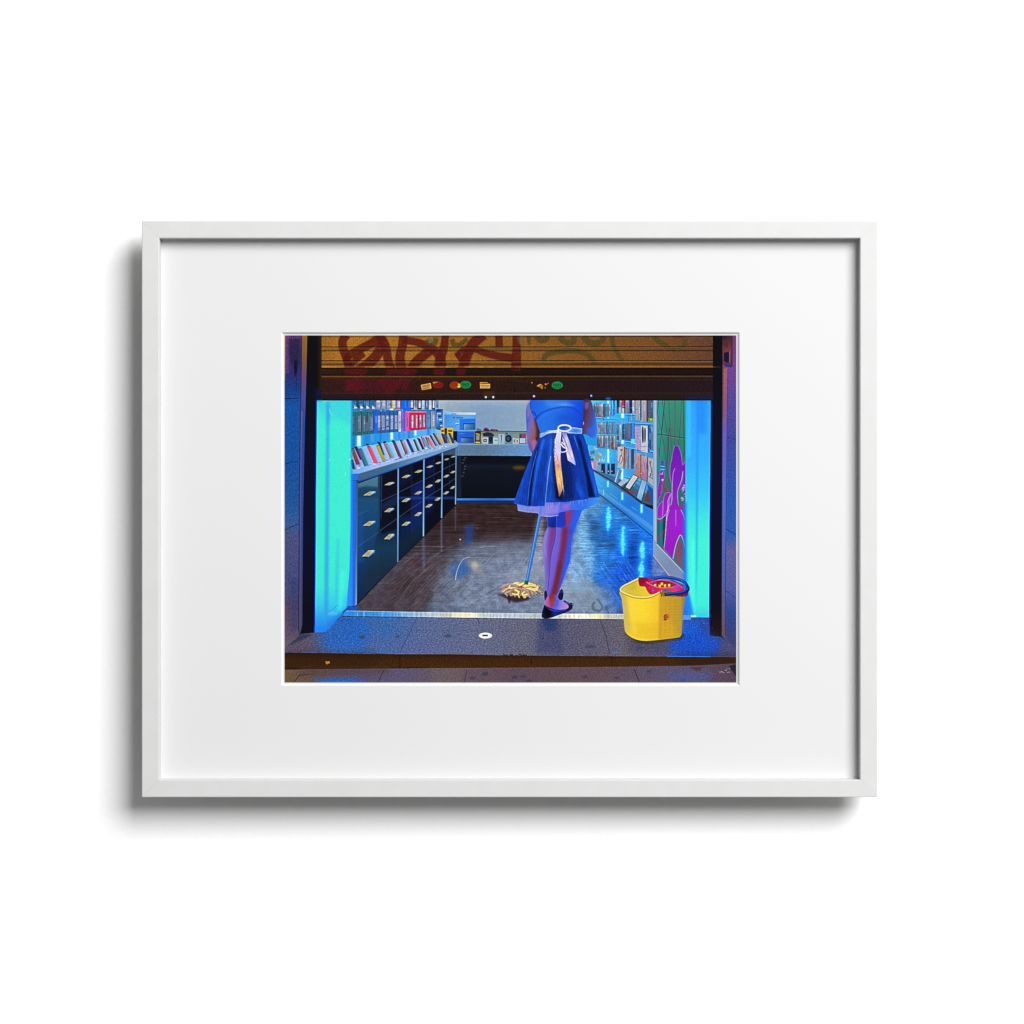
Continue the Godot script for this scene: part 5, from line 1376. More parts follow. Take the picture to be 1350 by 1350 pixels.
func draw_shutter() -> void:
	var x0 := 49.0
	var x1 := 565.0
	fill(R(x0, -2, x1, 43), [Vector2(x0, 0), Vector2(x1, 0), 0.0, c(146, 96, 34), 0.05, c(168, 110, 38), 0.25, c(158, 104, 36), 0.45, c(142, 92, 34), 0.65, c(124, 80, 34), 0.85, c(112, 72, 36), 1.0, c(94, 60, 44)])
	# slat ribs
	for k in [[15.8, 20.2], [33.6, 38.4], [38.8, 42.6]]:
		fill(R(x0, k[0], x1, k[1]), [Vector2(x0, 0), Vector2(x1, 0), 0.0, c(130, 84, 34), 0.5, c(116, 76, 30), 1.0, c(92, 58, 34)], 0.85, 0.3)
	# spray paint: dull red letters
	var red := c(86, 24, 18)
	var tags := [
		[0, [740, -10, 690, 60, 695, 150, 735, 270, 780, 430, 800, 620], 11.0, 12.0], [0, [1180, 0, 1040, 90, 900, 160, 760, 240, 740, 300], 13.0, 9.0],
		[0, [1170, 90, 1090, 240, 960, 370, 860, 460, 810, 640], 13.0, 16.0], [0, [1120, -10, 1200, 130, 1230, 300, 1290, 470], 12.0, 11.0],
		[0, [760, 240, 760, 330, 850, 280, 940, 210], 11.0, 9.0], [1, [60, -10, 50, 120, 20, 260, 40, 400, 60, 480], 11.0, 14.0], [1, [60, 60, 220, 80, 370, 140, 470, 220, 510, 330, 490, 480], 9.0, 14.0],
		[1, [430, 140, 310, 230, 200, 330, 120, 470], 13.0, 13.0], [1, [560, -10, 545, 130, 500, 280, 490, 380], 9.0, 15.0], [1, [1010, -10, 880, 110, 810, 250, 750, 470], 14.0, 13.0],
		[1, [690, 200, 760, 280, 870, 160, 1010, 200, 1180, 245, 1370, 270], 7.0, 11.0], [1, [1195, -10, 1200, 150], 10.0, 10.0], [1, [1400, -10, 1405, 180, 1400, 400], 9.0, 14.0], [1, [690, 250, 780, 160, 900, 190], 5.0, 10.0]]
	for t in tags:
		fill(ribbon(curve(T(t[0], 0, t[1])), t[2], t[3]), red, 0.86, 0.8)
	var olive := [
		[1, [360, 40, 380, 90, 430, 90, 450, 30], 8.0], [1, [640, 40, 660, 110, 730, 110, 820, 40], 7.0], [2, [200, 10, 205, 110], 5.0], [2, [290, 10, 340, 60, 400, 50, 430, 10], 8.0], [2, [560, 20, 640, 80, 720, 80, 740, 20], 9.0],
		[2, [850, 10, 910, 80, 1000, 95, 1060, 70, 1100, 10], 8.5], [2, [1190, 10, 1205, 120, 1260, 220, 1310, 300], 6.0], [2, [370, 300, 410, 230, 520, 200, 700, 180, 860, 210, 950, 280, 1000, 340], 7.5], [3, [330, 0, 390, 70, 480, 120, 560, 165, 650, 160, 700, 100, 705, 40], 6.5]]
	for t in olive:
		fill(ribbon(curve(T(t[0], 0, t[1])), t[2], t[2] * 0.9), c(78, 66, 30), 0.8, 0.8)
	fill(T(1, 0, [980, 130, 1350, 120, 1350, 165, 1060, 180]), c(84, 76, 36), 0.6, 1.5)
	fill(T(2, 0, [60, 20, 120, 20, 140, 100, 90, 110]), c(110, 96, 60), 0.7, 1.0)
	fill(oval(450 + 630 / 9.0, 0, 10, 3), c(110, 26, 18), 0.8, 1.0)
	fill(T(1, 0, [350, 40, 410, 30, 420, 70, 370, 100]), c(110, 116, 90), 0.6, 0.8)
	# lower rail
	fill(R(x0, 42.6, x1, 86), [Vector2(x0, 0), Vector2(x1, 0), 0.0, c(46, 26, 24), 0.1, c(56, 22, 24), 0.3, c(46, 24, 20), 0.5, c(40, 24, 20), 0.75, c(36, 22, 24), 1.0, c(34, 22, 28)])
	fill(R(x0, 42.6, x1, 52.6), [Vector2(x0, 0), Vector2(x1, 0), 0.0, c(44, 28, 20), 0.3, c(32, 20, 14), 1.0, c(26, 17, 16)])
	for t in [[0, [770, 380, 800, 480, 810, 640], 14.0, 20.0], [0, [930, 380, 850, 520, 800, 660], 14.0, 18.0], [0, [1250, 380, 1300, 480], 13.0, 14.0], [0, [1180, 470, 1250, 600, 1320, 660], 20.0, 20.0], [1, [40, 380, 70, 500, 20, 620], 14.0, 20.0], [1, [190, 380, 110, 480], 12.0, 12.0], [1, [490, 380, 480, 500], 16.0, 14.0], [1, [760, 380, 730, 480], 12.0, 12.0], [1, [1400, 380, 1390, 420], 14.0, 12.0]]:
		fill(ribbon(curve(T(t[0], 0, t[1])), t[2], t[3]), c(84, 20, 26), 0.75, 1.5)
	fill(R(80, 58, 130, 74), c(86, 20, 38), 0.45, 5.0)
	fill(R(x0, 76.5, x1, 86), [Vector2(0, 76), Vector2(0, 86), 0.0, c(44, 26, 22), 1.0, c(30, 20, 22)], 0.8)
	fill(R(x0, 53, x1, 57), [Vector2(x0, 0), Vector2(x1, 0), 0.0, c(76, 44, 26), 0.3, c(64, 42, 24), 0.6, c(54, 36, 24), 1.0, c(50, 32, 28)], 0.75)
	weather(R(x0, -2, x1, 43), 0.25, 0.5, 0.7, 71)
	weather(R(x0, -2, x1, 43), 0.42, 1.6, 1.7, 72)
	weather(R(x0, 43, x1, 85.4), 0.45, 0.35, 0.7, 73)
	weather(R(x0, 43, x1, 85.4), 0.4, 1.8, 1.8, 74)
	# pressed lines
	for k in [[1.9, 0.9, 0], [15.2, 1.0, 0], [20.4, 1.0, 0], [33.3, 0.9, 0], [38.4, 0.8, 0], [52.2, 1.0, 0], [57.4, 0.9, 0], [76.2, 0.5, 1], [41.6, 0.9, 2], [16.6, 0.4, 2], [35, 0.5, 2], [58.6, 0.5, 1], [36.8, 0.4, 0], [21.6, 0.35, 1], [54.2, 0.5, 2]]:
		line(PackedVector2Array([Vector2(x0, k[0]), Vector2(250, k[0] + 0.1), Vector2(400, k[0] - 0.2), Vector2(x1, k[0] - 0.3)]), [c(18, 9, 6), c(96, 56, 40), c(206, 138, 52)][k[2]], k[1], k[1], [0.92, 0.5, 0.5][k[2]])
	for k in 40:
		var x := rng.randf_range(x0, x1)
		line(PackedVector2Array([Vector2(x, 41.6), Vector2(x + rng.randf_range(4, 18), 41.6)]), c(226, 156, 66) if x < 300 else c(150, 100, 46), 0.7, 0.3, 0.6)
	fill(R(x0 - 2, 42.8, x1, 44), c(16, 9, 8), 0.7, 0.4)
	specks(Rect2(x0, 0, 510, 84), 90, c(220, 160, 90), 0.4, 0.8)
	specks(Rect2(x0, 0, 510, 42), 160, c(40, 22, 10), 0.5, 0.7)
	# stickers
	fill(T(1, 0, [268, 588, 385, 565, 395, 630, 280, 650]), c(222, 160, 80))
	for k in 4:
		line(T(1, 0, [282, 600.0 + k * 13, 375, 582.0 + k * 13]), c(70, 40, 24), 0.7, 0.7, 0.9 if k != 2 else 0.5)
	fill(oval(150 + 472 / 9.0, 589 / 9.0, 7.4, 4.5), c(122, 26, 24))
	fill(T(1, 0, [405, 552, 480, 550, 420, 575]), c(196, 140, 60), 0.8, 0.2)
	fill(oval(150 + 672 / 9.0, 592 / 9.0, 7.0, 5.0), c(142, 52, 22))
	fill(T(1, 0, [700, 570, 735, 575, 740, 615, 715, 625, 698, 605, 715, 595]), c(240, 170, 60))
	for g in [[150 + 800 / 9.0, 586 / 9.0], [300 + 538 / 9.0, 592 / 9.0]]:
		fill(oval(g[0], g[1], 7.3, 5.0), c(24, 132, 64))
		for k in 5:
			var x: float = g[0] - 4.8 + k * 2.1
			line(PackedVector2Array([Vector2(x, g[1] - 2.2), Vector2(x + 0.4, g[1] + 2.0)]), c(8, 62, 34), 0.8)
			line(PackedVector2Array([Vector2(x, g[1] + (k % 3) - 1.4), Vector2(x + 1.5, g[1] + (k % 3) - 1.4)]), c(8, 62, 34), 0.7)
		line(PackedVector2Array([Vector2(g[0] - 4.6, g[1] + 3.2), Vector2(g[0] + 4.4, g[1] + 3.2)]), c(8, 66, 36), 0.5)
	for k in 8:
		line(T(1, 0, [625.0 + k * 12, 570 + (k * 17) % 34, 640.0 + k * 12, 575 + (k * 17) % 34]), c(96, 30, 14), 0.6, 0.6, 0.7)
		line(T(1, 0, [430.0 + k * 12, 572 + (k * 13) % 34, 445.0 + k * 12, 575 + (k * 13) % 34]), c(84, 14, 16), 0.6, 0.6, 0.7)
	fill(T(1, 0, [970, 556, 1062, 556, 1064, 572, 1090, 574, 1090, 628, 972, 628]), c(216, 158, 82))
	line(T(1, 0, [976, 572, 1070, 571]), c(50, 30, 20), 1.2)
	for k in 7:
		fill(T(1, 0, [982.0 + k * 15, 592, 990.0 + k * 15, 592, 990.0 + k * 15, 603, 982.0 + k * 15, 603]), c(50, 34, 20), 0.9)
	line(T(1, 0, [985, 614, 1075, 614]), c(120, 80, 40), 0.5)
	for k in 16:
		var p := T(2, 0, [rng.randf_range(310, 415), rng.randf_range(570, 636)])[0]
		fill(oval(p.x, p.y, rng.randf_range(0.6, 2.4), rng.randf_range(0.4, 1.1), 8), c(214, 142, 34), 0.9)
	line(T(2, 0, [395, 590, 438, 562]), c(214, 142, 34), 1.0, 0.4)
	line(T(2, 0, [330, 592, 400, 600]), c(60, 34, 14), 0.6, 0.5, 0.8)
	fill(oval(300 + 237 / 9.0, 562 / 9.0, 0.8, 0.8, 8), c(230, 166, 60))
	line(R(305, 60.4, 326.8, 75), c(84, 54, 40), 0.5, 0.5, 0.5)
	fill(oval(300 + 33 / 9.0, 638 / 9.0, 1.0, 1.2, 10), c(8, 6, 8))
	line(T(2, 0, [32, 640, 30, 676]), c(8, 6, 8), 0.8)
	fill(T(1, 0, [1010, 665, 1145, 665, 1145, 740, 1010, 740]), c(74, 46, 22), 0.6, 0.6)
	for k in [[1, 1040, 733, c(170, 190, 226)], [1, 1128, 733, c(176, 196, 230)], [2, 262, 722, c(190, 160, 206)], [2, 942, 717, c(60, 150, 236)]]:
		var p := T(k[0], 0, [k[1], k[2]])[0]
		fill(oval(p.x, p.y, 2.2, 2.0, 12), c(14, 10, 14), 0.7)
		fill(oval(p.x, p.y, 1.5, 1.5, 12), k[3])
		fill(oval(p.x - 0.3, p.y - 0.4, 0.6, 0.6, 8), c(230, 236, 250))
	fill(oval(427, 84, 3.5, 2.4), c(30, 110, 230), 0.8, 1.4)
	fill(R(530, 80, 566, 85), c(24, 36, 110), 0.5, 3.0)
	fill(R(60, 80, 96, 85), c(26, 22, 50), 0.6, 2.5)
	line(PackedVector2Array([Vector2(42, 84.9), Vector2(565, 84.9)]), c(20, 14, 18), 0.8)
	line(PackedVector2Array([Vector2(200, 85.6), Vector2(324, 85.6)]), c(210, 225, 235), 0.5, 0.5, 0.7)


func draw_mop() -> void:
	fill(curve(T(1, 2, [1180, 1000, 1260, 1040, 1350, 1085, 1420, 1100, 1560, 1060, 1500, 1020]), true), c(40, 26, 36), 0.85, 1.2)
	fill(T(1, 3, [1290, 10, 1345, 10, 1325, 85, 1308, 70]), c(44, 28, 46), 0.75, 0.8)
	var tones := [c(240, 200, 110), c(216, 180, 124), c(234, 208, 150), c(206, 160, 80), c(176, 150, 150), c(244, 214, 130), c(170, 136, 100)]
	var gold := curve(PackedVector2Array([Vector2(290, 338), Vector2(299, 329), Vector2(313, 328), Vector2(330, 327), Vector2(338, 333), Vector2(333, 339), Vector2(320, 342), Vector2(304, 342)]), true)
	fill(gold, c(150, 112, 66), 1.0, 0.6)
	for k in 64:         # strips of cloth from the far side to the near side
		var a := lerpf(-PI, PI, ((k * 37) % 64) / 64.0)
		var root := Vector2(312 + cos(a) * 5, 332 + sin(a) * 2)
		var reach := rng.randf_range(0.6, 1.0)
		var tip := Vector2(312 + cos(a) * 29 * reach, 335.5 + sin(a) * 9.5 * reach)
		var mid := root.lerp(tip, 0.6) + Vector2(rng.randf_range(-4, 4), rng.randf_range(-3.5, 0.5))
		var p := curve(PackedVector2Array([root, mid, tip, tip + Vector2(rng.randf_range(-3, 3), rng.randf_range(-0.5, 2))]), false, 4)
		var tone: Vector3 = tones[k % tones.size()]
		if tip.x < 297:
			tone = tone.lerp(c(146, 126, 186), 0.6 if k % 3 else 0.1)
		var w := rng.randf_range(2.4, 3.8)
		var under := PackedVector2Array()
		for q in p:
			under.append(q + Vector2(0.5, 1.1))
		line(under, c(78, 56, 44), w * 0.9, w * 0.5, 0.55, 0.2)
		line(p, tone, w, w * 0.55)
		line(p, (tone * 1.14).clamp(Vector3.ZERO, Vector3.ONE), w * 0.3, w * 0.2, 0.7)
	for k in [[303, 338.5, 6.0, 3.0, 0.2], [329, 333, 5.0, 1.6, -0.1], [299, 331.5, 2.6, 1.8, 0.0], [318, 340, 4.5, 2.2, -0.3]]:
		fill(oval(k[0], k[1], k[2] * 0.8, k[3] * 0.8, 16), c(150, 106, 66), 0.7, 0.4)
		var loop := PackedVector2Array()
		for n in 11:
			var t: float = -2.9 + k[0] + n * 0.36
			loop.append(Vector2(k[0] + k[2] * cos(t), k[1] + k[3] * sin(t) + k[4] * k[2] * cos(t)))
		line(loop, c(236, 204, 134), 2.6, 1.8)
		line(loop, c(250, 226, 166), 0.9, 0.5, 0.8)
	# pole
	var pole := T(2, 2, [352, -40, 345, 0, 178, 850])
	line(pole, c(18, 60, 140), 4.6, 4.2)
	line(pole, c(44, 120, 222), 3.8, 3.4)
	line(PackedVector2Array([pole[0] + Vector2(-0.7, 0), pole[2] + Vector2(-0.7, 0)]), c(110, 180, 246), 1.0, 0.8, 0.8)
	fill(T(2, 2, [150, 838, 198, 846, 190, 892, 144, 884]), [T(2, 2, [145, 860])[0], T(2, 2, [198, 860])[0], 0.0, c(30, 130, 70), 0.5, c(20, 100, 60), 1.0, c(10, 60, 60)])


func draw_figure() -> void:
	# legs
	var left := curve(T(2, 2, [415, 70, 425, 190, 385, 300, 366, 430, 372, 570, 385, 700, 390, 830, 388, 1000, 420, 1070, 470, 1060, 480, 900, 470, 700, 520, 560, 560, 300, 560, 70]), true)
	fill(left, [Vector2(342, 0), Vector2(360, 0), 0.0, c(134, 116, 206), 0.35, c(112, 92, 200), 0.7, c(116, 64, 150), 1.0, c(120, 50, 110)])
	fill(curve(T(2, 2, [465, 215, 512, 215, 500, 400, 470, 560, 448, 760, 432, 760, 430, 480]), true), c(124, 52, 128), 0.75, 2.2)
	fill(curve(T(2, 2, [410, 240, 430, 250, 400, 420, 410, 560, 385, 520, 375, 400]), true), c(150, 130, 214), 0.7, 1.4)
	fill(T(2, 2, [412, 60, 560, 60, 530, 205, 500, 215, 430, 205]), [Vector2(346, 240), Vector2(360, 250), 0.0, c(20, 70, 190), 0.5, c(14, 44, 150), 1.0, c(14, 34, 110)], 1.0, 0.4)
	var right := curve(T(2, 2, [526, 50, 524, 200, 512, 340, 480, 470, 455, 600, 440, 780, 425, 930, 412, 1060, 400, 1140, 480, 1180, 640, 1160, 660, 1130, 590, 1080, 535, 1045, 545, 1000, 590, 880, 640, 730, 690, 600, 700, 480, 712, 350, 758, 200, 820, 40, 835, -30, 540, -30]), true)
	fill(right, [T(2, 2, [470, 560])[0], T(2, 2, [690, 600])[0], 0.0, c(116, 100, 206), 0.3, c(112, 88, 196), 0.55, c(96, 66, 170), 0.8, c(54, 82, 214), 1.0, c(40, 100, 236)])
	fill(T(2, 2, [720, 60, 830, -10, 760, 200, 715, 350, 700, 500, 690, 610, 610, 840, 570, 950, 580, 800, 655, 560, 680, 360]), c(38, 92, 236), 0.85, 2.2)
	fill(T(2, 2, [525, 200, 590, 200, 570, 400, 520, 600, 470, 900, 430, 1040, 440, 800, 465, 560, 512, 340]), c(108, 96, 210), 0.75, 2.4)
	fill(curve(T(2, 2, [600, 210, 660, 220, 645, 400, 610, 600, 580, 780, 530, 980, 470, 1060, 440, 1060, 500, 860, 540, 660, 580, 420]), true), c(124, 34, 62), 0.9, 2.4)
	fill(curve(T(2, 2, [560, 600, 590, 640, 560, 800, 520, 960, 470, 1050, 500, 900, 530, 740]), true), c(104, 42, 40), 0.8, 1.8)
	fill(T(2, 2, [530, 20, 640, 20, 650, 170, 600, 215, 526, 205]), [Vector2(359, 240), Vector2(372, 240), 0.0, c(18, 60, 190), 0.6, c(24, 54, 190), 1.0, c(70, 40, 130)], 0.95, 0.8)
	fill(T(2, 2, [635, 10, 710, 10, 690, 120, 655, 210, 640, 120]), c(158, 48, 86), 0.85, 1.6)
	fill(T(2, 2, [700, 200, 720, 240, 690, 330, 680, 280]), c(80, 50, 190), 0.6, 1.0)
	line(curve(T(2, 2, [520, 205, 510, 345, 465, 540, 445, 760, 425, 960])), c(60, 40, 130), 0.9, 0.7, 0.7, 0.3)
	# far shoe
	fill(T(2, 2, [540, 1040, 556, 990, 578, 948, 594, 940, 606, 956, 613, 990, 610, 1035, 600, 1070, 560, 1078]), c(14, 22, 60), 1.0, 0.3)
	line(curve(T(2, 2, [575, 985, 592, 965, 602, 990])), c(50, 90, 180), 0.8, 0.5, 0.7)
	fill(T(2, 2, [556, 955, 572, 945, 570, 985, 552, 1000]), c(110, 84, 170), 0.8, 0.3)
	fill(curve(T(2, 2, [384, 975, 412, 965, 420, 1030, 405, 1075, 388, 1060]), true), c(16, 28, 84))
	# foot and near shoe
	fill(curve(T(2, 3, [420, 0, 398, 90, 420, 125, 520, 150, 640, 140, 676, 110, 640, 70, 560, 30, 530, -20]), true), [T(2, 3, [400, 60])[0], T(2, 3, [680, 110])[0], 0.0, c(196, 90, 190), 0.25, c(150, 60, 140), 0.4, c(96, 90, 220), 0.7, c(150, 130, 220), 1.0, c(206, 130, 190)])
	fill(curve(T(2, 3, [450, -20, 508, -20, 505, 80, 490, 112, 462, 90, 444, 40]), true), [Vector2(0, 345), Vector2(0, 358), 0.0, c(140, 50, 50), 0.6, c(160, 70, 30), 1.0, c(150, 60, 60)], 0.95, 0.6)
	fill(T(2, 3, [510, 20, 560, 40, 540, 110, 510, 110]), c(70, 90, 220), 0.7, 0.8)
	var shoe := curve(T(2, 3, [388, 96, 372, 130, 358, 185, 352, 232, 372, 252, 420, 256, 490, 240, 560, 212, 640, 185, 705, 150, 722, 115, 712, 85, 660, 62, 622, 40, 612, 55, 660, 90, 672, 125, 630, 148, 540, 152, 460, 132, 415, 112]), true)
	fill(shoe, [T(2, 3, [360, 180])[0], T(2, 3, [720, 120])[0], 0.0, c(18, 20, 70), 0.2, c(8, 8, 26), 0.4, c(24, 40, 140), 0.65, c(16, 24, 80), 1.0, c(14, 24, 70)])
	line(curve(T(2, 3, [400, 112, 450, 150, 540, 168, 640, 160])), c(50, 84, 210), 1.4, 0.7, 0.8, 0.3)
	line(curve(T(2, 3, [362, 235, 420, 246, 520, 222, 640, 182])), c(6, 6, 18), 1.2, 0.6)
	fill(curve(T(2, 3, [395, 120, 440, 150, 470, 190, 440, 225, 390, 215]), true), c(6, 6, 16), 0.85, 0.9)
	for k in [[700, 82, 735, 100], [690, 70, 738, 82], [640, 58, 690, 80]]:
		line(T(2, 3, [k[0], k[1], k[2], k[3]]), c(20, 26, 80), 1.0, 0.7)
	line(T(2, 3, [640, 62, 700, 92]), c(60, 110, 210), 0.7, 0.4)
	# arms
	var arm := curve(PackedVector2Array([Vector2(325, 86), Vector2(320, 93), Vector2(318.4, 102), Vector2(319, 118), Vector2(320, 137), Vector2(323, 150), Vector2(329, 157), Vector2(333, 150), Vector2(337, 136), Vector2(337, 126), Vector2(332, 114), Vector2(327, 102), Vector2(326, 90)]), true)
	fill(arm, [Vector2(318, 120), Vector2(336, 124), 0.0, c(70, 90, 200), 0.25, c(110, 104, 196), 0.5, c(140, 96, 140), 0.75, c(140, 90, 84), 1.0, c(70, 44, 50)])
	fill(PackedVector2Array([Vector2(319, 90), Vector2(325, 84), Vector2(326, 100), Vector2(320, 112)]), c(150, 124, 170), 0.6, 1.2)
	fill(curve(PackedVector2Array([Vector2(326, 140), Vector2(333, 138), Vector2(331, 150), Vector2(327, 152)]), true), c(196, 110, 160), 0.7, 1.4)
	fill(curve(PackedVector2Array([Vector2(321, 140), Vector2(325, 142), Vector2(328, 153), Vector2(324, 151)]), true), c(60, 90, 220), 0.7, 1.2)
	fill(PackedVector2Array([Vector2(328, 104), Vector2(333, 114), Vector2(337, 126), Vector2(334, 138), Vector2(331, 120)]), c(60, 36, 40), 0.8, 1.0)
	fill(oval(333, 136.6, 1.4, 3.0), c(20, 34, 90), 0.8, 0.4)
	var arm2 := curve(PackedVector2Array([Vector2(394, 86), Vector2(403.6, 86), Vector2(407, 95), Vector2(411, 112), Vector2(412.6, 124), Vector2(411, 132), Vector2(407, 135.4), Vector2(399, 131), Vector2(393.4, 127), Vector2(393.6, 106)]), true)
	fill(arm2, [Vector2(393, 110), Vector2(412, 114), 0.0, c(70, 44, 60), 0.35, c(92, 62, 96), 0.6, c(60, 76, 170), 1.0, c(50, 116, 226)])
	fill(PackedVector2Array([Vector2(396, 88), Vector2(402, 88), Vector2(401, 96), Vector2(396, 98)]), c(110, 104, 200), 0.7, 1.2)
	fill(curve(PackedVector2Array([Vector2(400, 122), Vector2(410, 124), Vector2(407, 134), Vector2(400, 131)]), true), c(46, 100, 226), 0.7, 1.4)
	line(PackedVector2Array([Vector2(394.4, 114), Vector2(394.6, 118)]), c(220, 150, 110), 0.9)
	# petticoat
	var net := T(2, 1, [60, 955, 190, 970, 388, 975, 392, 935, 640, 930, 910, 905, 1040, 885, 1045, 910, 1000, 960, 930, 1000, 840, 1040, 760, 1040, 700, 1036, 640, 1050, 560, 1070, 548, 1100, 460, 1118, 330, 1112, 300, 1072, 180, 1060, 70, 1045])
	fill(net, [Vector2(306, 0), Vector2(416, 0), 0.0, c(120, 150, 236), 0.3, c(140, 140, 230), 0.45, c(110, 110, 226), 0.6, c(70, 110, 236), 0.8, c(44, 110, 236), 1.0, c(60, 150, 240)], 0.93, 0.2)
	fill(T(2, 1, [600, 970, 690, 960, 680, 1030, 610, 1030]), c(176, 100, 196), 0.7, 1.4)
	fill(T(2, 1, [390, 985, 560, 970, 552, 1070, 400, 1090]), c(150, 140, 232), 0.6, 1.2)
	for k in 26:
		var t := rng.randf()
		var p := Vector2(lerpf(308, 412, t), lerpf(226, 214, t))
		line(PackedVector2Array([p, p + Vector2(rng.randf_range(-1.5, 1.5), rng.randf_range(4, 9))]), c(196, 204, 250) if k % 2 else c(50, 80, 190), 0.5, 0.3, 0.55)
	line(T(2, 2, [385, 75, 450, 80, 550, 68]), c(206, 200, 245), 0.8, 0.6, 0.8)
	line(T(2, 2, [75, 8, 180, 28, 300, 38]), c(190, 200, 245), 0.7, 0.5, 0.7)
	# pole in front of the net
	line(T(2, 2, [352, -40, 330, 70]), c(50, 126, 226), 3.4, 3.2, 0.55)
	# skirt
	var skirt := curve(T(2, 1, [335, 140, 300, 240, 245, 360, 170, 540, 95, 740, 20, 950]), false)
	skirt.append_array(T(2, 1, [60, 968, 185, 994, 280, 996, 388, 992, 392, 950, 460, 950, 560, 945, 640, 946, 780, 922, 905, 908, 906, 895, 1040, 886]))
	skirt.append_array(curve(T(2, 1, [1040, 886, 1000, 720, 960, 560, 900, 300, 835, 110]), false))
	fill(skirt, [T(2, 1, [100, 600])[0], T(2, 1, [980, 600])[0], 0.0, c(22, 72, 188), 0.2, c(16, 60, 174), 0.4, c(22, 72, 182), 0.55, c(14, 44, 132), 0.75, c(16, 54, 160), 1.0, c(20, 74, 196)])
	var dark := c(6, 14, 54)
	fill(T(2, 1, [330, 190, 300, 300, 250, 440, 215, 640, 180, 990, 222, 990, 258, 700, 280, 480, 320, 300]), dark, 0.75, 1.5)
	fill(T(2, 1, [250, 400, 190, 620, 120, 900, 60, 960, 150, 980, 190, 800]), c(14, 50, 160), 0.5, 2.5)
	fill(T(2, 1, [430, 200, 380, 420, 340, 640, 300, 900, 330, 980, 370, 800, 400, 540, 440, 330]), c(14, 46, 150), 0.6, 2.0)
	fill(T(2, 1, [500, 240, 490, 460, 500, 700, 520, 900, 600, 930, 580, 700, 560, 420]), c(6, 12, 46), 0.9, 1.8)
	fill(T(2, 1, [600, 330, 660, 400, 720, 620, 740, 900, 600, 935, 590, 640]), c(10, 28, 90), 0.8, 2.6)
	fill(T(2, 1, [690, 150, 740, 150, 800, 280, 840, 480, 860, 700, 900, 890, 850, 900, 800, 640, 760, 440]), c(16, 50, 160), 0.65, 1.6)
	fill(T(2, 1, [770, 150, 820, 230, 860, 400, 920, 620, 990, 880, 910, 890, 880, 640, 830, 400]), c(6, 12, 46), 0.9, 1.3)
	fill(T(2, 1, [905, 380, 940, 520, 1010, 800, 1030, 880, 990, 880, 940, 640]), c(26, 92, 226), 0.8, 1.4)
	fill(T(2, 1, [640, 150, 690, 200, 720, 330, 740, 560, 700, 480, 670, 330]), c(12, 30, 92), 0.6, 1.4)
	fill(T(2, 1, [360, 200, 400, 190, 350, 380, 300, 600, 270, 800, 240, 960, 228, 940, 262, 640, 300, 420]), c(36, 104, 232), 0.75, 1.5)
	fill(T(2, 1, [450, 180, 490, 200, 470, 420, 440, 640, 410, 700, 430, 420]), c(40, 110, 236), 0.6, 1.6)
	fill(T(2, 1, [770, 640, 800, 700, 860, 880, 820, 900, 770, 760]), c(30, 96, 226), 0.6, 1.6)
	line(curve(T(2, 1, [460, 400, 430, 600, 412, 780, 396, 950])), c(150, 190, 250), 0.9, 0.7, 0.75, 0.3)
	line(curve(T(2, 1, [300, 330, 250, 520, 205, 760, 186, 980])), c(90, 150, 246), 0.7, 0.6, 0.7, 0.3)
	line(curve(T(2, 1, [735, 150, 760, 230, 790, 320])), c(90, 150, 246), 0.9, 0.4, 0.7, 0.3)
	line(T(2, 1, [20, 952, 60, 968, 185, 994, 280, 996, 388, 993]), c(60, 120, 230), 0.7, 0.7, 0.7)
	line(T(2, 1, [392, 950, 560, 945, 640, 946, 780, 922, 905, 908]), c(40, 100, 226), 0.7, 0.7, 0.7)
	weather(skirt, 0.22, 0.35, 0.05, 83)
	weather(skirt, 0.18, 1.0, 0.5, 81)
	# bodice
	var top := curve(T(2, 0, [214, 770, 214, 800, 226, 880, 262, 960, 300, 1040]), false)
	top.append_array(T(2, 1, [310, 40, 335, 115, 345, 170, 440, 130, 560, 110, 700, 110, 835, 130, 838, 60]))
	top.append_array(T(2, 0, [846, 1000, 848, 860, 858, 800, 852, 770]))
	fill(top, [T(2, 0, [220, 800])[0], T(2, 0, [850, 900])[0], 0.0, c(26, 92, 222), 0.3, c(36, 112, 228), 0.6, c(34, 100, 222), 0.85, c(24, 82, 222), 1.0, c(20, 66, 200)])
	fill(T(2, 0, [390, 785, 690, 785, 640, 830, 480, 860, 420, 830]), c(84, 150, 236), 0.6, 3.0)
	fill(T(2, 0, [520, 820, 640, 800, 760, 830, 640, 845]), c(110, 166, 240), 0.5, 1.5)
	line(curve(T(2, 0, [280, 1000, 340, 930, 450, 880, 600, 850, 720, 862, 810, 920])), c(14, 52, 170), 1.8, 1.0, 0.75, 0.6)
	line(curve(T(2, 0, [300, 1035, 370, 960, 470, 910, 600, 880])), c(60, 130, 240), 1.4, 0.6, 0.5, 0.6)
	line(curve(T(2, 0, [245, 900, 285, 950, 280, 1010])), c(14, 44, 140), 1.8, 1.0, 0.7, 0.6)
	fill(T(2, 0, [560, 940, 740, 920, 800, 1035, 500, 1035]), c(22, 76, 186), 0.5, 4.0)
	line(curve(T(2, 0, [214, 800, 222, 880, 262, 960])), c(20, 50, 150), 0.9, 0.8, 0.7)
	weather(top, 0.1, 0.8, 0.8, 82)
	# ribbon
	fill(T(2, 1, [330, 128, 420, 95, 540, 88, 540, 122, 440, 128, 330, 180]), [T(2, 1, [330, 150])[0], T(2, 1, [540, 100])[0], 0.0, c(96, 150, 230), 0.3, c(70, 120, 214), 0.6, c(170, 190, 236), 1.0, c(200, 206, 240)])
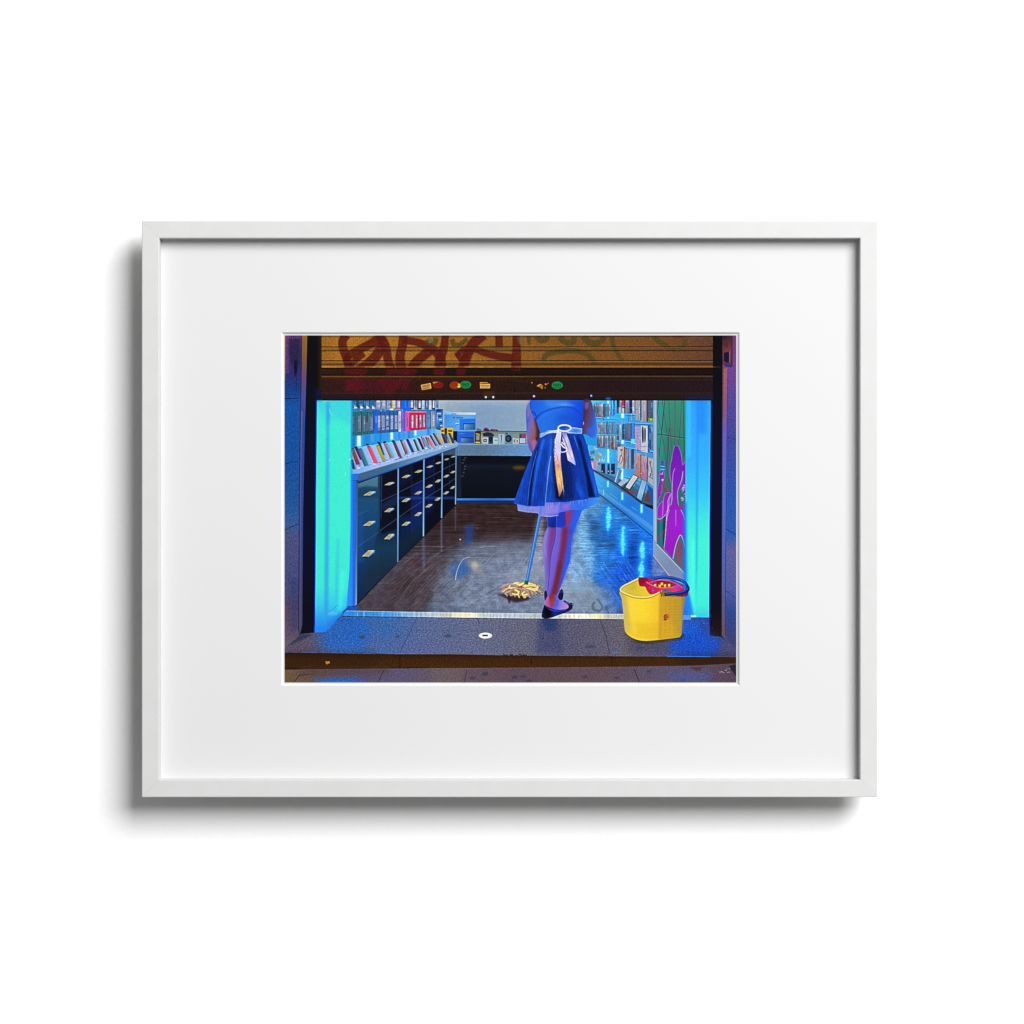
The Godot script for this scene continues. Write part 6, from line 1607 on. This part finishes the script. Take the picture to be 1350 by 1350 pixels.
	fill(T(2, 1, [640, 62, 760, 58, 835, 72, 835, 128, 740, 128, 640, 118]), [T(2, 1, [640, 60])[0], T(2, 1, [835, 100])[0], 0.0, c(190, 200, 240), 0.3, c(110, 170, 240), 0.6, c(60, 130, 230), 1.0, c(120, 170, 236)])
	for k in [[345, 135, 530, 92], [335, 175, 440, 122], [700, 58, 832, 76], [660, 122, 832, 130], [350, 150, 470, 115]]:
		line(T(2, 1, [k[0], k[1], k[2], k[3]]), c(226, 232, 252), 0.7, 0.5, 0.9)
	for k in [[360, 150, 500, 118], [690, 85, 820, 105], [680, 100, 800, 118]]:
		line(T(2, 1, [k[0], k[1], k[2], k[3]]), c(40, 84, 190), 0.6, 0.4, 0.7)
	# right tail
	var tail2 := T(2, 1, [590, 105, 640, 110, 680, 220, 715, 330, 752, 470, 756, 508, 700, 470, 664, 448, 648, 370, 640, 300, 600, 200])
	fill(tail2, [T(2, 1, [600, 110])[0], T(2, 1, [750, 500])[0], 0.0, c(120, 120, 190), 0.25, c(206, 200, 240), 0.5, c(196, 176, 214), 0.7, c(226, 206, 236), 1.0, c(150, 180, 240)])
	line(T(2, 1, [585, 120, 640, 240, 665, 310]), c(60, 70, 130), 1.6, 0.7, 0.7, 0.3)
	for k in 8:
		line(T(2, 1, [610.0 + k * 9, 190.0 + k * 22, 640.0 + k * 11, 260.0 + k * 26]), c(120, 110, 160) if k % 2 else c(236, 232, 252), 0.6, 0.4, 0.7)
	line(T(2, 1, [660, 200, 715, 340, 754, 505]), c(90, 130, 220), 0.7, 0.5, 0.8)
	# small hanging loop
	line(curve(T(2, 1, [582, 250, 610, 290, 650, 310, 640, 340, 600, 352, 575, 345])), c(214, 218, 246), 1.8, 1.2)
	line(curve(T(2, 1, [590, 230, 630, 270, 660, 310])), c(196, 196, 236), 1.8, 1.2)
	# left tail
	var tail := T(2, 1, [540, 95, 588, 110, 578, 220, 580, 340, 575, 420, 585, 540, 604, 660, 612, 760, 580, 850, 560, 885, 550, 800, 530, 720, 512, 560, 500, 420, 496, 330, 505, 230])
	fill(tail, [T(2, 1, [540, 110])[0], T(2, 1, [570, 880])[0], 0.0, c(214, 214, 246), 0.3, c(206, 200, 240), 0.42, c(226, 180, 190), 0.52, c(214, 150, 120), 0.62, c(232, 176, 96), 0.8, c(236, 184, 110), 0.9, c(206, 140, 110), 1.0, c(130, 70, 66)])
	for k in 26:
		var y := rng.randf_range(170, 780)
		var x := 500 + (y - 200) * 0.09 + rng.randf_range(4, 60)
		line(T(2, 1, [x, y, x + 10, y + rng.randf_range(40, 110)]), c(246, 240, 250) if k % 3 else c(120, 84, 96), 0.6, 0.3, 0.6)
	line(T(2, 1, [505, 240, 500, 400, 520, 620, 556, 870]), c(60, 50, 90), 0.9, 0.7, 0.7, 0.2)
	line(T(2, 1, [578, 380, 590, 560, 610, 740]), c(70, 54, 84), 1.0, 0.7, 0.7, 0.2)
	for k in 12:
		line(T(2, 1, [500 + rng.randf_range(0, 16), 260.0 + k * 40, 512 + rng.randf_range(0, 16), 275.0 + k * 40]), c(90, 60, 80), 0.7, 0.4, 0.6)
	# bow
	var bow := oval(300 + 622 / 9.0, 115 + 66 / 9.0, 8.2, 4.0, 24)
	fill(bow, c(30, 84, 200), 0.8)
	bow.append(bow[0])
	line(bow, c(206, 212, 244), 1.9)
	line(curve(T(2, 1, [550, 90, 560, 40, 620, 24, 690, 40, 706, 80])), c(236, 240, 255), 0.9, 0.6)
	fill(curve(T(2, 1, [536, 84, 552, 76, 562, 100, 548, 124, 534, 110]), true), c(226, 228, 250))
	line(curve(T(2, 1, [580, 62, 620, 54, 660, 60])), c(20, 50, 130), 1.6, 0.8, 0.9, 0.3)


func draw_bucket() -> void:
	# contact with the stone
	fill(Q([668, 715, 740, 768, 800, 778, 990, 752, 1010, 728, 900, 720]), c(30, 24, 30), 0.85, 2.0)
	var body := curve(Q([646, 476, 652, 520, 662, 600, 668, 680, 676, 714, 702, 738, 742, 756, 790, 762, 860, 757, 975, 743, 990, 735, 998, 712, 1004, 600, 1010, 492, 870, 474, 760, 450]), true, 4)
	fill(body, [Q([650, 600])[0], Q([1005, 600])[0], 0.0, c(206, 180, 70), 0.06, c(226, 192, 62), 0.14, c(246, 212, 56), 0.35, c(250, 216, 52), 0.6, c(240, 196, 48), 0.66, c(206, 160, 42), 0.8, c(200, 154, 42), 0.95, c(186, 150, 46), 1.0, c(150, 132, 70)])
	fill(Q([690, 640, 800, 660, 940, 650, 980, 742, 800, 762, 700, 735]), c(226, 176, 40), 0.5, 4.0)
	fill(Q([650, 500, 675, 510, 700, 620, 700, 725, 672, 705, 662, 600]), c(196, 180, 110), 0.55, 2.0)
	fill(Q([690, 520, 730, 524, 740, 720, 715, 735]), c(250, 216, 70), 0.5, 2.5)
	fill(Q([868, 500, 882, 498, 882, 750, 864, 755]), c(190, 146, 40), 0.6, 1.2)
	for k in 26:
		for j in 10:
			var p := Q([892 + j * 11 + (k % 2) * 5, 520 + k * 8.4])[0]
			if rng.randf() < 0.7:
				fill(oval(p.x, p.y, 0.7, 0.5, 6), c(176, 130, 36) if k % 2 else c(220, 178, 62), 0.35)
	for x in [905, 930, 960]:
		line(Q([x, 520, x - 4, 740]), c(176, 132, 36), 1.0, 0.8, 0.35, 0.5)
	# inside
	fill(curve(Q([648, 470, 660, 452, 752, 402, 790, 430, 880, 470, 872, 486, 810, 508, 740, 510, 680, 496]), true), [Q([650, 470])[0], Q([870, 470])[0], 0.0, c(210, 196, 96), 0.3, c(206, 180, 56), 0.6, c(232, 204, 60), 1.0, c(206, 170, 40)])
	fill(Q([690, 480, 760, 455, 830, 480, 800, 500, 730, 502]), c(226, 196, 54), 0.7, 1.4)
	# rim
	line(curve(Q([752, 404, 700, 430, 655, 455, 648, 478, 690, 500, 740, 514, 800, 514, 850, 498, 884, 474])), c(160, 130, 40), 3.2, 2.6, 0.7)
	line(curve(Q([752, 402, 700, 428, 655, 452, 648, 475, 690, 496, 740, 510, 800, 510, 850, 494, 884, 470])), c(240, 222, 110), 2.0, 1.6)
	# handle behind
	line(curve(Q([836, 404, 890, 396, 950, 402, 1005, 420, 1030, 448, 1026, 468])), c(12, 44, 130), 4.4, 3.6)
	line(curve(Q([838, 401, 890, 393, 950, 399, 1000, 415, 1024, 440])), c(34, 96, 206), 1.8, 1.2)
	# wringer
	var wring := curve(Q([748, 404, 760, 397, 800, 398, 828, 412, 880, 412, 950, 424, 995, 446, 1015, 468, 1012, 488, 990, 490, 950, 478, 900, 466, 872, 478, 838, 492, 815, 494, 798, 474, 786, 452, 758, 448, 750, 430]), true)
	fill(wring, [Q([750, 420])[0], Q([1015, 470])[0], 0.0, c(150, 14, 56), 0.2, c(200, 20, 66), 0.5, c(226, 34, 84), 0.8, c(230, 50, 110), 1.0, c(176, 20, 80)])
	fill(curve(Q([800, 436, 830, 420, 880, 416, 940, 424, 968, 440, 940, 452, 880, 456, 830, 450]), true), c(150, 12, 40))
	fill(curve(Q([812, 438, 850, 428, 900, 426, 948, 440, 900, 448, 850, 448]), true), c(176, 24, 40), 0.9, 0.4)
	for k in [[845, 446], [872, 450], [902, 448], [926, 446], [884, 438]]:
		fill(Q([k[0] - 8, k[1] - 10, k[0] + 6, k[1] - 11, k[0] + 5, k[1] + 5, k[0] - 7, k[1] + 5]), c(240, 200, 60))
	line(curve(Q([790, 420, 820, 440, 870, 456, 930, 456, 975, 446])), c(250, 110, 150), 1.4, 1.0, 0.9)
	line(curve(Q([800, 434, 850, 416, 920, 418, 975, 440, 1005, 462])), c(246, 80, 130), 1.2, 0.9, 0.9)
	for k in [[832, 468, 5, 8], [826, 430, 4, 5], [960, 446, 8, 4], [975, 460, 6, 4], [845, 424, 5, 3]]:
		var p := Q([k[0], k[1]])[0]
		fill(oval(p.x, p.y, k[2] / 2.4, k[3] / 2.4, 12), c(130, 70, 210), 0.8, 0.4)
	fill(Q([756, 402, 800, 400, 800, 420, 762, 436]), c(130, 12, 54), 0.8, 0.8)
	for k in 20:
		var p := Q([rng.randf_range(770, 1000), rng.randf_range(405, 485)])[0]
		fill(oval(p.x, p.y, 0.5, 0.4, 6), c(255, 170, 196) if k % 2 else c(110, 6, 40), 0.6)
	# lower lip of the wringer and handle end in front
	fill(Q([872, 480, 900, 470, 985, 486, 1030, 470, 1032, 496, 1020, 506, 960, 508, 880, 506]), c(124, 84, 34), 0.75, 0.8)
	fill(curve(Q([960, 494, 1000, 480, 1034, 476, 1030, 502, 1000, 508, 965, 504]), true), c(120, 20, 90))
	line(curve(Q([1030, 452, 1032, 468, 1010, 482, 960, 490, 898, 496])), c(8, 34, 96), 5.0, 4.4)
	line(curve(Q([1028, 456, 1026, 466, 1000, 480, 950, 487, 904, 492])), c(26, 84, 180), 2.0, 1.6)
	line(curve(Q([872, 474, 880, 500, 880, 510])), c(120, 92, 30), 1.4, 1.0, 0.7)
	# emblem
	var e := Q([909, 624])[0]
	fill(oval(e.x, e.y, 3.7, 3.6), c(140, 62, 26))
	fill(oval(e.x - 1.0, e.y - 0.2, 1.6, 2.0), c(196, 70, 40))
	line(curve(PackedVector2Array([e + Vector2(0.4, -2.6), e + Vector2(2.6, -0.4), e + Vector2(1.6, 2.4), e + Vector2(-0.4, 1.6)])), c(200, 150, 60), 1.0, 0.8)
	fill(PackedVector2Array([e + Vector2(-4.0, 3.0), e + Vector2(1.0, 2.6), e + Vector2(-0.4, 5.0), e + Vector2(-3.4, 4.4)]), c(110, 66, 40))
	weather(body, 0.05, 1.0, 1.0, 91)
	line(Q([1012, 500, 1006, 720]), c(60, 130, 240), 1.2, 1.0, 0.7, 0.5)
